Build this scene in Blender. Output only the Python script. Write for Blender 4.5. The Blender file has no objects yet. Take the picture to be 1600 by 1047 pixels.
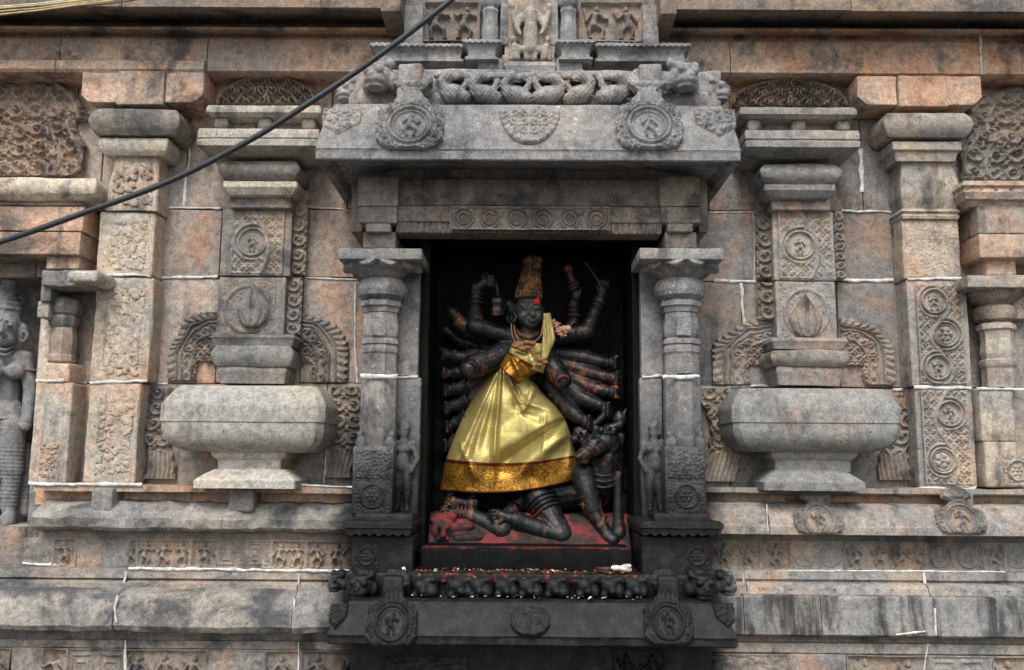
import bpy, math, random
import numpy as np
from mathutils import Matrix, Vector
SC = bpy.context.scene
COL = SC.collection
# ------------------------------------------------------------------ camera, sky, sun, exposure
FPX, CW, CH = 1400.0, 1600.0, 1047.0
CAM = Vector((0.0, -3.5, 1.60))
ROT = (Matrix.Rotation(math.radians(0.4), 3, 'Z') @ Matrix.Rotation(math.radians(90 + 8.0), 3, 'X')
       @ Matrix.Rotation(math.radians(0.45), 3, 'Z'))
cd = bpy.data.cameras.new('camera'); co = bpy.data.objects.new('camera', cd); COL.objects.link(co)
cd.sensor_width = 36.0; cd.lens = FPX / CW * 36.0; cd.clip_start = 0.05; cd.clip_end = 3000.0
co.matrix_world = Matrix.Translation(CAM) @ ROT.to_4x4()
SC.camera = co
SUN_EL, SUN_AZ = 50.0, -10.0      # azimuth measured from straight behind the camera, negative = from the left
wd = bpy.data.worlds.new('World'); SC.world = wd; wd.use_nodes = True
nt = wd.node_tree; nt.nodes.clear()
sky = nt.nodes.new('ShaderNodeTexSky'); sky.sky_type = 'NISHITA'; sky.sun_disc = False
sky.sun_elevation = math.radians(SUN_EL); sky.sun_rotation = math.radians(180 - SUN_AZ)
sky.air_density = 1.0; sky.dust_density = 4.0; sky.ozone_density = 1.0
hsv = nt.nodes.new('ShaderNodeHueSaturation'); hsv.inputs['Saturation'].default_value = 0.35
bg = nt.nodes.new('ShaderNodeBackground'); bg.inputs['Strength'].default_value = 0.15
wo = nt.nodes.new('ShaderNodeOutputWorld')
nt.links.new(sky.outputs[0], hsv.inputs['Color']); nt.links.new(hsv.outputs[0], bg.inputs['Color']); nt.links.new(bg.outputs[0], wo.inputs['Surface'])
sl = bpy.data.lights.new('sun', 'SUN'); so = bpy.data.objects.new('sun', sl); COL.objects.link(so)
sl.energy = 1.25; sl.angle = math.radians(25); sl.color = (1.0, 0.96, 0.9)
_a, _e = math.radians(SUN_AZ), math.radians(SUN_EL)
_to = Vector((math.sin(_a) * math.cos(_e), -math.cos(_a) * math.cos(_e), math.sin(_e)))
so.rotation_euler = _to.to_track_quat('Z', 'Y').to_euler(); so.location = (0, -6, 8)
vs = SC.view_settings; vs.view_transform = 'Standard'; vs.look = 'None'; vs.gamma = 1.0; vs.exposure = 0.52; vs.use_curve_mapping = False

# ------------------------------------------------------------------ measuring helpers
def W(px, py, y=0.0):
    d = ROT @ Vector(((px - CW / 2) / FPX, -(py - CH / 2) / FPX, -1.0))
    return CAM + d * ((y - CAM.y) / d.y)
def X(px, py, y): return W(px, py, y).x
def Z(px, py, y): return W(px, py, y).z
def R4(px0, py0, px1, py1, y):
    xm, ym = (px0 + px1) / 2, (py0 + py1) / 2
    return W(px0, ym, y).x, W(px1, ym, y).x, W(xm, py1, y).z, W(xm, py0, y).z     # x0, x1, z0, z1
rng = np.random.default_rng(7)
_perm = np.random.default_rng(3).random((64, 64, 64)).astype(np.float32)
def vn(P, f, seed=0):
    p = np.asarray(P, dtype=np.float64) * f + seed * 17.31
    i = np.floor(p).astype(int); t = p - i; t = t * t * (3 - 2 * t); i &= 63; j = (i + 1) & 63
    a = _perm; x0, y0, z0 = i[..., 0], i[..., 1], i[..., 2]; x1, y1, z1 = j[..., 0], j[..., 1], j[..., 2]
    tx, ty, tz = t[..., 0], t[..., 1], t[..., 2]
    c00 = a[x0, y0, z0] * (1 - tx) + a[x1, y0, z0] * tx; c10 = a[x0, y1, z0] * (1 - tx) + a[x1, y1, z0] * tx
    c01 = a[x0, y0, z1] * (1 - tx) + a[x1, y0, z1] * tx; c11 = a[x0, y1, z1] * (1 - tx) + a[x1, y1, z1] * tx
    return (c00 * (1 - ty) + c10 * ty) * (1 - tz) + (c01 * (1 - ty) + c11 * ty) * tz
def fb(P, f, seed=0, o=3):
    s = 0; w = 1.0; t = 0
    for k in range(o):
        s = s + w * vn(P, f * 2 ** k, seed + k); t += w; w *= 0.5
    return s / t - 0.5
def sm(a, b, x):
    t = np.clip((x - a) / (b - a), 0, 1); return t * t * (3 - 2 * t)

# ------------------------------------------------------------------ objects
def tag(o, label=None, cat=None, group=None, kind=None):
    if label: o['label'] = label
    if cat: o['category'] = cat
    if group: o['group'] = group
    if kind: o['kind'] = kind
    return o
def thing(name, label, cat, loc=(0, 0, 0), group=None):
    o = bpy.data.objects.new(name, None); COL.objects.link(o); o.location = loc; o.empty_display_size = 0.1
    return tag(o, label, cat, group)
def link(name, me, mat, parent=None, smooth=True, loc=None):
    if mat is not None and not me.materials: me.materials.append(mat)
    o = bpy.data.objects.new(name, me); COL.objects.link(o)
    if loc is not None: o.location = loc
    if parent is not None:
        o.parent = parent
        if parent.type == 'EMPTY': o.matrix_parent_inverse = Matrix.Translation(-Vector(parent.location))
    return o
def mesh(name, V, F, smooth=True, cav=None, uv=None):
    me = bpy.data.meshes.new(name)
    V = np.asarray(V, dtype=np.float32)
    me.from_pydata(V.tolist(), [], [tuple(int(i) for i in f) for f in F] if not isinstance(F, np.ndarray) else F.tolist())
    if smooth: me.polygons.foreach_set('use_smooth', np.ones(len(me.polygons), dtype=bool))
    if cav is not None:
        at = me.attributes.new('cavity', 'FLOAT', 'POINT'); at.data.foreach_set('value', np.asarray(cav, dtype=np.float32))
    if uv is not None:
        l = me.uv_layers.new(name='uv'); vi = np.zeros(len(me.loops), dtype=np.int32); me.loops.foreach_get('vertex_index', vi)
        l.data.foreach_set('uv', np.asarray(uv, dtype=np.float32)[vi].ravel())
    me.update(); return me
def sharp(me, deg=38):
    try: me.set_sharp_from_angle(angle=math.radians(deg))
    except Exception: pass
    return me
def gridfaces(n, m, off=0, flip=False):
    i = np.arange(n - 1)[:, None] * m + np.arange(m - 1)[None, :] + off
    f = np.stack([i, i + 1, i + m + 1, i + m], -1).reshape(-1, 4)
    return f[:, ::-1] if flip else f
def weather(P, N, n, seed, f1=7.0, f2=26.0):
    return P + N * (n * (fb(P, f1, seed, 2) * 1.6 + fb(P, f2, seed + 9, 2) * 0.8))[:, None]

def block(name, parent, x0, x1, y0, y1, z0, z1, mat, r=0.006, n=0.003, seg=0.03, chip=0.0, warp=None):
    """weathered stone block; y0 is the front"""
    lo = np.array([x0, y0, z0]); hi = np.array([x1, y1, z1]); ax = []
    r = min(r, 0.45 * float((hi - lo).min()))
    for k in range(3):
        L = hi[k] - lo[k]; m = max(1, int(round((L - 2 * r) / seg)))
        a = np.concatenate([[0, 0.3 * r], np.linspace(r, L - r, m + 1), [L - 0.3 * r, L]]); ax.append(a + lo[k])
    Vs, Fs, off = [], [], 0
    for k in range(3):
        u, v = [(1, 2), (2, 0), (0, 1)][k]
        A, B = np.meshgrid(ax[u], ax[v], indexing='ij')
        for side in (0, 1):
            P = np.zeros(A.shape + (3,)); P[..., k] = (lo, hi)[side][k]; P[..., u] = A; P[..., v] = B
            Vs.append(P.reshape(-1, 3)); Fs.append(gridfaces(len(ax[u]), len(ax[v]), off, flip=(side == 0)))
            Fs[-1] = Fs[-1][:, ::-1]; off += A.size
    V = np.concatenate(Vs); F = np.concatenate(Fs)
    _, idx, inv = np.unique(np.round(V * 1e5).astype(np.int64), axis=0, return_index=True, return_inverse=True)
    V = V[idx]; F = inv.reshape(-1)[F]
    inner = np.clip(V, lo + r, hi - r); d = V - inner; L = np.linalg.norm(d, axis=1, keepdims=True); L[L == 0] = 1
    N = d / L; V = inner + N * r
    sd = int(abs(x0 * 37 + z0 * 91) * 10) % 40
    V = weather(V, N, n, sd)
    if chip > 0:
        nb = (np.abs(N) > 0.25).sum(1) >= 2
        c = np.clip(fb(V, 11, sd + 5, 3) * 3 - 0.25, 0, 1) * chip
        V[nb] -= (N * c[:, None])[nb]
    if warp: V = warp(V)
    return link(name, sharp(mesh(name, V, F)), mat, parent)
def bpx(name, parent, px0, py0, px1, py1, yf, yb, mat, **k):
    x0, x1, z0, z1 = R4(px0, py0, px1, py1, yf)
    return block(name, parent, x0, x1, yf, yb, z0, z1, mat, **k)
def dens(prof, s):
    out = [prof[0]]
    for a, b in zip(prof[:-1], prof[1:]):
        L = math.hypot(b[0] - a[0], b[1] - a[1]); m = max(1, int(math.ceil(L / s)))
        for i in range(1, m + 1): out.append((a[0] + (b[0] - a[0]) * i / m, a[1] + (b[1] - a[1]) * i / m))
    return np.array(out)
def sweep(name, parent, x0, x1, yf, yb, prof, mat, n=0.003, s=0.014, seg=0.03, ch=0.0, rnd=0.004, post=None, deg=34):
    """profile of (outward, z), top to bottom, carried round three sides of a footprint"""
    pr = dens(prof, s); m = len(pr); o = pr[:, 0]; z = pr[:, 1]
    cols, nrm = [], []
    nf = max(2, int((x1 - x0) / seg)); ns = max(2, int((yb - yf) / 0.06))
    c = max(ch, rnd)
    for t in np.linspace(0, 1, ns): cols.append((x0 - o, yb + (yf - o + c - yb) * t)); nrm.append((-1, 0))
    for t in np.linspace(0, 1, nf): cols.append(((x0 - o + c) + ((x1 + o - c) - (x0 - o + c)) * t, yf - o)); nrm.append((0, -1))
    for t in np.linspace(1, 0, ns): cols.append((x1 + o, yb + (yf - o + c - yb) * t)); nrm.append((1, 0))
    P = np.stack([np.stack([a, b + 0 * o, z], -1) for a, b in cols])           # cols x m x 3
    dz = np.gradient(z); do = np.gradient(o); ln = np.hypot(dz, do) + 1e-9
    no, nz = -dz / ln, do / ln
    N = np.stack([np.stack([no * a, no * b, nz], -1) for a, b in nrm])
    V = P.reshape(-1, 3); N = N.reshape(-1, 3)
    sd = int(abs(x0 * 53 + z[0] * 71) * 10) % 40
    V = weather(V, N, n, sd)
    if post is not None: V = post(V, N)
    F = gridfaces(len(cols), m)
    caps = [tuple(range(0, len(cols) * m, m)), tuple(range(m - 1, len(cols) * m, m))[::-1]]
    me = mesh(name, V, [tuple(f) for f in F] + caps)
    return link(name, sharp(me, deg), mat, parent)
def arc(o0, z0, o1, z1, bulge, k=8):
    """points of a bowed line"""
    dx, dz = o1 - o0, z1 - z0; L = math.hypot(dx, dz); nx, nz = -dz / L, dx / L
    return [(o0 + dx * t + nx * bulge * 4 * t * (1 - t), z0 + dz * t + nz * bulge * 4 * t * (1 - t)) for t in np.linspace(0, 1, k)]
def mould(name, parent, x0, x1, prof, mat, n=0.003, s=0.014, seg=0.03, post=None, deg=34):
    """closed (y, z) outline extruded along x; front outline from top to bottom, back closed"""
    pr = dens(prof, s); m = len(pr); nx = max(2, int((x1 - x0) / seg)); xs = np.linspace(x0, x1, nx)
    P = np.zeros((nx, m, 3)); P[..., 0] = xs[:, None]; P[..., 1] = pr[:, 0]; P[..., 2] = pr[:, 1]
    dz = np.gradient(pr[:, 1]); dy = np.gradient(pr[:, 0]); ln = np.hypot(dz, dy) + 1e-9
    N = np.zeros_like(P); N[..., 1] = dz / ln; N[..., 2] = -dy / ln
    V = P.reshape(-1, 3); N = N.reshape(-1, 3); sd = int(abs(x0 * 41 + pr[0, 1] * 77) * 10) % 40
    V = weather(V, N, n, sd)
    if post is not None: V = post(V, N)
    F = [tuple(f) for f in gridfaces(nx, m)]
    i0 = np.arange(nx) * m; i1 = i0 + m - 1
    F += [(i1[k], i0[k], i0[k + 1], i1[k + 1]) for k in range(nx - 1)]
    F += [tuple(range(m))[::-1], tuple(range((nx - 1) * m, nx * m))]
    return link(name, sharp(mesh(name, V, F), deg), mat, parent)
def lathe(name, parent, cx, cy, prof, mat, n=16, rot=0.0, nz=0.002, s=0.012, post=None, deg=30):
    pr = dens(prof, s); m = len(pr); k = n if n >= 14 else n * 3
    P = np.zeros((k, m, 3))
    for i in range(k):
        a = 2 * math.pi * i / k + rot
        q = 1.0
        if n < 14:
            b = (a - rot) % (2 * math.pi / n) - math.pi / n; q = math.cos(math.pi / n) / math.cos(b)
        P[i, :, 0] = cx + pr[:, 0] * q * math.sin(a); P[i, :, 1] = cy - pr[:, 0] * q * math.cos(a); P[i, :, 2] = pr[:, 1]
    V = P.reshape(-1, 3); C = np.array([cx, cy, 0]); N = V - C; N[:, 2] = 0; N /= np.linalg.norm(N, axis=1, keepdims=True) + 1e-9
    V = weather(V, N, nz, int(abs(cx * 30)) % 20)
    if post is not None: V = post(V, N)
    F = []
    for i in range(k):
        j = (i + 1) % k
        for q in range(m - 1): F.append((i * m + q, i * m + q + 1, j * m + q + 1, j * m + q))
    F += [tuple(i * m for i in range(k)), tuple(i * m + m - 1 for i in range(k))[::-1]]
    return link(name, sharp(mesh(name, V, F), deg), mat, parent)

# ------------------------------------------------------------------ carving in relief (height fields)
def relief_w(name, parent, x0, x1, z0, z1, y, hf, mat, amp=0.015, res=0.003, place=None, wear=0.25):
    w, h = x1 - x0, z1 - z0; nu, nv = max(4, int(w / res)), max(4, int(h / res))
    U, V = np.meshgrid(np.linspace(0, w, nu), np.linspace(0, h, nv), indexing='ij')
    H = np.asarray(hf(U, V, w, h), dtype=np.float64)
    P = np.stack([U + x0, np.full_like(U, y), V + z0], -1)
    er = fb(P, 13, 4, 3); H = np.where(H > -0.5, H * np.clip(1 - wear * (er + 0.25) * 2.0, 0.35, 1.1) + 0.06 * fb(P, 60, 8, 2), H)
    keep = H > -0.3
    Hc = np.maximum(H, -0.3) * amp
    if place is None: P[..., 1] = y - Hc
    else: P = place(P, Hc)
    F = gridfaces(nu, nv); kf = keep.reshape(-1)[F].any(1); F = F[kf]
    used = np.unique(F); mp = np.full(nu * nv, -1); mp[used] = np.arange(len(used))
    cav = 1 - np.clip(H, 0, 1)
    return link(name, mesh(name, P.reshape(-1, 3)[used], mp[F][:, ::-1], cav=cav.reshape(-1)[used]), mat, parent)
def relief(name, parent, px0, py0, px1, py1, y, hf, mat, **k):
    x0, x1, z0, z1 = R4(px0, py0, px1, py1, y)
    return relief_w(name, parent, x0, x1, z0, z1, y, hf, mat, **k)
def cap2(U, V, a, b, r0, r1=None):
    r1 = r0 if r1 is None else r1
    ax, ay = a; dx, dy = b[0] - ax, b[1] - ay; L2 = dx * dx + dy * dy + 1e-12
    t = np.clip(((U - ax) * dx + (V - ay) * dy) / L2, 0, 1); d2 = (U - ax - t * dx) ** 2 + (V - ay - t * dy) ** 2
    r = r0 + (r1 - r0) * t
    return np.sqrt(np.clip(r * r - d2, 0, None)) / max(r0, r1) * (0.55 + 0.45 * r / max(r0, r1))
def bump(d, w): return np.clip(1 - (d / w) ** 2, 0, 1)
def curls(U, V, cell, seed=1, turns=1.6, deep=True, jit=.7):
    """carpet of carved curls: jittered centres, each a little spiral"""
    r = np.random.default_rng(seed); n = 48; jx, jy = r.random((n, n)) - .5, r.random((n, n)) - .5
    sg = np.where(r.random((n, n)) > .5, 1, -1); ph = r.random((n, n)) * 6.28
    gi, gj = np.floor(U / cell).astype(int), np.floor(V / cell).astype(int)
    best = np.full(U.shape, 9e9); bt = np.zeros(U.shape); bs = np.ones(U.shape); bp = np.zeros(U.shape); second = best.copy()
    for di in (-1, 0, 1):
        for dj in (-1, 0, 1):
            a, b = (gi + di) % n, (gj + dj) % n
            cx = (gi + di + .5 + jit * jx[a, b]) * cell; cy = (gj + dj + .5 + jit * jy[a, b]) * cell
            d = np.hypot(U - cx, V - cy); th = np.arctan2(V - cy, U - cx); m = d < best
            second = np.where(m, best, np.minimum(second, d))
            best = np.where(m, d, best); bt = np.where(m, th, bt); bs = np.where(m, sg[a, b], bs); bp = np.where(m, ph[a, b], bp)
    sp = 0.5 + 0.5 * np.sin(best / cell * 6.28 * turns + bs * bt + bp)
    edge = sm(0, 0.18, (second - best) / cell)
    base = (0.25 + 0.75 * sp) * (0.35 + 0.65 * edge)
    return base if cell < .012 or not deep else .72 * base + .34 * curls(U + .013, V + .007, cell * .42, seed + 5, 1.1, False)
def scrolls(U, V, cell, turns=2.2, al=0.0):
    """orderly running scroll: one spiral to a cell, turning left and right by turns, with a leaf between"""
    gi, gj = np.floor(U / cell), np.floor(V / cell); x, y = U / cell - gi - .5, V / cell - gj - .5
    s = np.where((gi + gj) % 2 == 0, 1.0, -1.0); r = np.hypot(x, y); th = np.arctan2(y, x * s)
    sp = .5 + .5 * np.sin(r * 6.2832 * turns - th + .6); sp = np.where(r < .5, sp ** 1.4, 0); eye = bump(r, .11)
    leaf = bump(np.abs(np.abs(x) - np.abs(y)), .10) * sm(.42, .55, r)
    return np.maximum.reduce([sp * sm(.54, .44, r), eye, leaf * .7])
def polar(U, V, cx, cy, asp=1.0):
    x, y = U - cx, (V - cy) * asp; return np.hypot(x, y), np.arctan2(y, x)
def rosette(U, V, cx, cy, R, petals=8):
    r = np.hypot(U - cx, V - cy); th = np.arctan2(V - cy, U - cx)
    ring = np.maximum(bump(r - R, R * .13), 0.6 * bump(r - R * .78, R * .08))
    ros = np.clip(np.abs(np.cos(th * petals / 2)) ** .5 * bump(r - R * .4, R * .3), 0, 1)
    return np.where(r < R * 1.13, np.maximum.reduce([ring, ros * .8, bump(r, R * .2)]), 0)
def figure(U, V, cx, cz, s, pose=0):
    """little carved dancer, s tall"""
    rr = np.random.default_rng(pose + 11); a = rr.random(8) - .5
    q = lambda x, y: (cx + x * s, cz + y * s)
    sw = .06 * (1 if a[0] > 0 else -1)
    c = [cap2(U, V, q(sw * .6, .86), q(sw * .6, .88), .085 * s), cap2(U, V, q(sw * .6, .94), q(sw * .7, 1.0), .06 * s, .03 * s),
         cap2(U, V, q(0, .72), q(-sw, .5), .11 * s, .085 * s), cap2(U, V, q(-sw, .48), q(-sw, .43), .12 * s)]
    k1, k2 = (-.16 - .12 * a[1], .26), (.17 + .14 * a[2], .27 + .1 * a[3])
    for hx, k, fx in ((-.05, k1, -.1 - .14 * a[4]), (.05, k2, .1 + .16 * a[5])):
        c += [cap2(U, V, q(hx - sw, .43), q(*k), .07 * s, .055 * s), cap2(U, V, q(*k), q(fx, .03), .055 * s, .04 * s),
              cap2(U, V, q(fx, .03), q(fx + (.07 if fx > 0 else -.07), .02), .04 * s)]
    for sx, e, w in ((-1, (-.26, .58 + .2 * a[6]), (-.34 + .2 * a[1], .82 + .2 * a[2])), (1, (.27, .6 + .2 * a[7]), (.3 + .2 * a[3], .85 * (.7 + .3 * a[0])))):
        c += [cap2(U, V, q(sx * .11, .74), q(*e), .05 * s, .042 * s), cap2(U, V, q(*e), q(*w), .042 * s, .035 * s)]
    return np.maximum.reduce(c)
def frame_of(U, V, w, h, t): return np.where((U < t) | (U > w - t) | (V < t) | (V > h - t), 1.0, 0.0)

# ------------------------------------------------------------------ sculpture in the round (fused from rounded forms)
def _sph(k=10, m=14):
    V = []; 
    for i in range(k + 1):
        ph = math.pi * i / k
        for j in range(m):
            th = 2 * math.pi * j / m; V.append((math.sin(ph) * math.cos(th), math.sin(ph) * math.sin(th), math.cos(ph)))
    F = [(i * m + j, (i + 1) * m + j, (i + 1) * m + (j + 1) % m, i * m + (j + 1) % m) for i in range(k) for j in range(m)]
    return np.array(V), np.array(F)
_SV, _SF = _sph(10, 14)
def cap3(a, b, r0, r1=None): return ('c', Vector(a), Vector(b), r0, r0 if r1 is None else r1)
def ell(c, r, rx=0, ry=0, rz=0): return ('e', Vector(c), r, (rx, ry, rz))
def blob_mesh(name, prims, voxel=0.005, smooth=2, n=0.0015, disp=None):
    Vs, Fs, off = [], [], 0
    for p in prims:
        if p[0] == 'c':
            _, a, b, r0, r1 = p; d = b - a
            q = (d.to_track_quat('Z', 'Y') if d.length > 1e-6 else Vector((0, 0, 1)).to_track_quat('Z', 'Y')).to_matrix()
            up = _SV[:, 2:3] > 0
            v = np.where(up, _SV * r1 + np.array([0, 0, d.length]), _SV * r0); v = v @ np.array(q).T + np.array(a)
        else:
            _, c, r, e = p; M = Matrix.Rotation(e[2], 3, 'Z') @ Matrix.Rotation(e[1], 3, 'Y') @ Matrix.Rotation(e[0], 3, 'X')
            v = (_SV * np.array(r)) @ np.array(M).T + np.array(c)
        Vs.append(v); Fs.append(_SF + off); off += len(v)
    me = mesh(name, np.concatenate(Vs), np.concatenate(Fs))
    o = bpy.data.objects.new(name, me); COL.objects.link(o)
    md = o.modifiers.new('r', 'REMESH'); md.mode = 'VOXEL'; md.voxel_size = voxel
    if smooth:
        ms = o.modifiers.new('s', 'SMOOTH'); ms.iterations = smooth; ms.factor = 0.5
    dg = bpy.context.evaluated_depsgraph_get(); out = bpy.data.meshes.new_from_object(o.evaluated_get(dg))
    bpy.data.objects.remove(o); bpy.data.meshes.remove(me); out.name = name
    V = np.zeros(len(out.vertices) * 3, dtype=np.float32); out.vertices.foreach_get('co', V); V = V.reshape(-1, 3).astype(np.float64)
    N = np.zeros(len(out.vertices) * 3, dtype=np.float32); out.vertices.foreach_get('normal', N); N = N.reshape(-1, 3)
    V = weather(V, N, n, 3, 18, 60)
    if disp is not None: V = disp(V, N)
    out.vertices.foreach_set('co', V.astype(np.float32).ravel())
    out.polygons.foreach_set('use_smooth', np.ones(len(out.polygons), dtype=bool)); out.update()
    return out
def tube(name, parent, pts, r, mat, k=8, jit=0.0):
    pts = [Vector(p) for p in pts]; V, F = [], []
    for i, p in enumerate(pts):
        d = (pts[min(i + 1, len(pts) - 1)] - pts[max(i - 1, 0)]).normalized(); u = d.orthogonal().normalized() if i == 0 else (u - d * u.dot(d)).normalized(); v = d.cross(u)
        ri = r[i] if isinstance(r, (list, tuple)) else r
        for j in range(k):
            a = 2 * math.pi * j / k; V.append(p + (u * math.cos(a) + v * math.sin(a)) * ri)
    for i in range(len(pts) - 1):
        for j in range(k): F.append((i * k + j, i * k + (j + 1) % k, (i + 1) * k + (j + 1) % k, (i + 1) * k + j))
    F += [tuple(range(k))[::-1], tuple(range((len(pts) - 1) * k, len(pts) * k))]
    return link(name, mesh(name, [tuple(v) for v in V], F), mat, parent)
def spline(pts, n=40):
    P = np.array(pts, dtype=float); m = len(P); out = []
    for t in np.linspace(0, m - 1, n):
        i = min(int(t), m - 2); f = t - i; p0, p1, p2, p3 = P[max(i - 1, 0)], P[i], P[i + 1], P[min(i + 2, m - 1)]
        out.append(.5 * ((2 * p1) + (-p0 + p2) * f + (2 * p0 - 5 * p1 + 4 * p2 - p3) * f * f + (-p0 + 3 * p1 - 3 * p2 + p3) * f ** 3))
    return [tuple(o) for o in out]
def ring(name, parent, c, axis, R, r, mat, k=18, sx=1.0):
    ax = Vector(axis).normalized(); u = ax.orthogonal().normalized(); v = ax.cross(u); V, F = [], []
    for i in range(k):
        a = 2 * math.pi * i / k; d = u * math.cos(a) + v * math.sin(a)
        for j in range(6):
            b = 2 * math.pi * j / 6; V.append(tuple(Vector(c) + d * (R + r * math.cos(b)) + ax * r * sx * math.sin(b)))
    for i in range(k):
        for j in range(6): F.append((i * 6 + j, ((i + 1) % k) * 6 + j, ((i + 1) % k) * 6 + (j + 1) % 6, i * 6 + (j + 1) % 6))
    return link(name, mesh(name, V, F), mat, parent)

# ------------------------------------------------------------------ materials
NX = X(827, 600, -0.2)                # middle of the central niche
def nodes(name):
    m = bpy.data.materials.new(name); m.use_nodes = True; t = m.node_tree; t.nodes.clear()
    o = t.nodes.new('ShaderNodeOutputMaterial'); b = t.nodes.new('ShaderNodeBsdfPrincipled'); t.links.new(b.outputs[0], o.inputs['Surface'])
    return m, t, b
class NB:
    def __init__(s, t): s.t = t
    def new(s, k, **kw):
        n = s.t.nodes.new(k)
        for a, v in kw.items(): setattr(n, a, v)
        return n
    def lk(s, a, b): s.t.links.new(a, b)
    def val(s, sock, v):
        if hasattr(v, 'is_output'): s.lk(v, sock)
        else: sock.default_value = v
    def math(s, op, a, b=0.0, c=0.0, clamp=False):
        n = s.new('ShaderNodeMath', operation=op, use_clamp=clamp); s.val(n.inputs[0], a); s.val(n.inputs[1], b); s.val(n.inputs[2], c); return n.outputs[0]
    def mix(s, f, a, b, mode='MIX'):
        n = s.new('ShaderNodeMix', data_type='RGBA', blend_type=mode); s.val(n.inputs[0], f)
        for k, v in ((6, a), (7, b)): s.val(n.inputs[k], v if hasattr(v, 'is_output') else (*v, 1.0))
        return n.outputs[2]
    def noise(s, vec, scale, detail=4, rough=.6, dist=0.0):
        n = s.new('ShaderNodeTexNoise'); s.lk(vec, n.inputs['Vector']); n.inputs['Scale'].default_value = scale; n.inputs['Detail'].default_value = detail
        n.inputs['Roughness'].default_value = rough; n.inputs['Distortion'].default_value = dist; return n.outputs[0]
    def ramp(s, v, a, b, lo=0.0, hi=1.0):
        n = s.new('ShaderNodeMapRange', interpolation_type='SMOOTHSTEP'); s.val(n.inputs[0], v); n.inputs[1].default_value = a; n.inputs[2].default_value = b
        n.inputs[3].default_value = lo; n.inputs[4].default_value = hi; return n.outputs[0]
    def vmap(s, vec, scale=(1, 1, 1), loc=(0, 0, 0)):
        n = s.new('ShaderNodeMapping'); s.lk(vec, n.inputs[0]); n.inputs['Scale'].default_value = scale; n.inputs['Location'].default_value = loc; return n.outputs[0]
ZS0, ZS1 = Z(600, 800, -0.3), Z(600, 560, -0.3)
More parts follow.
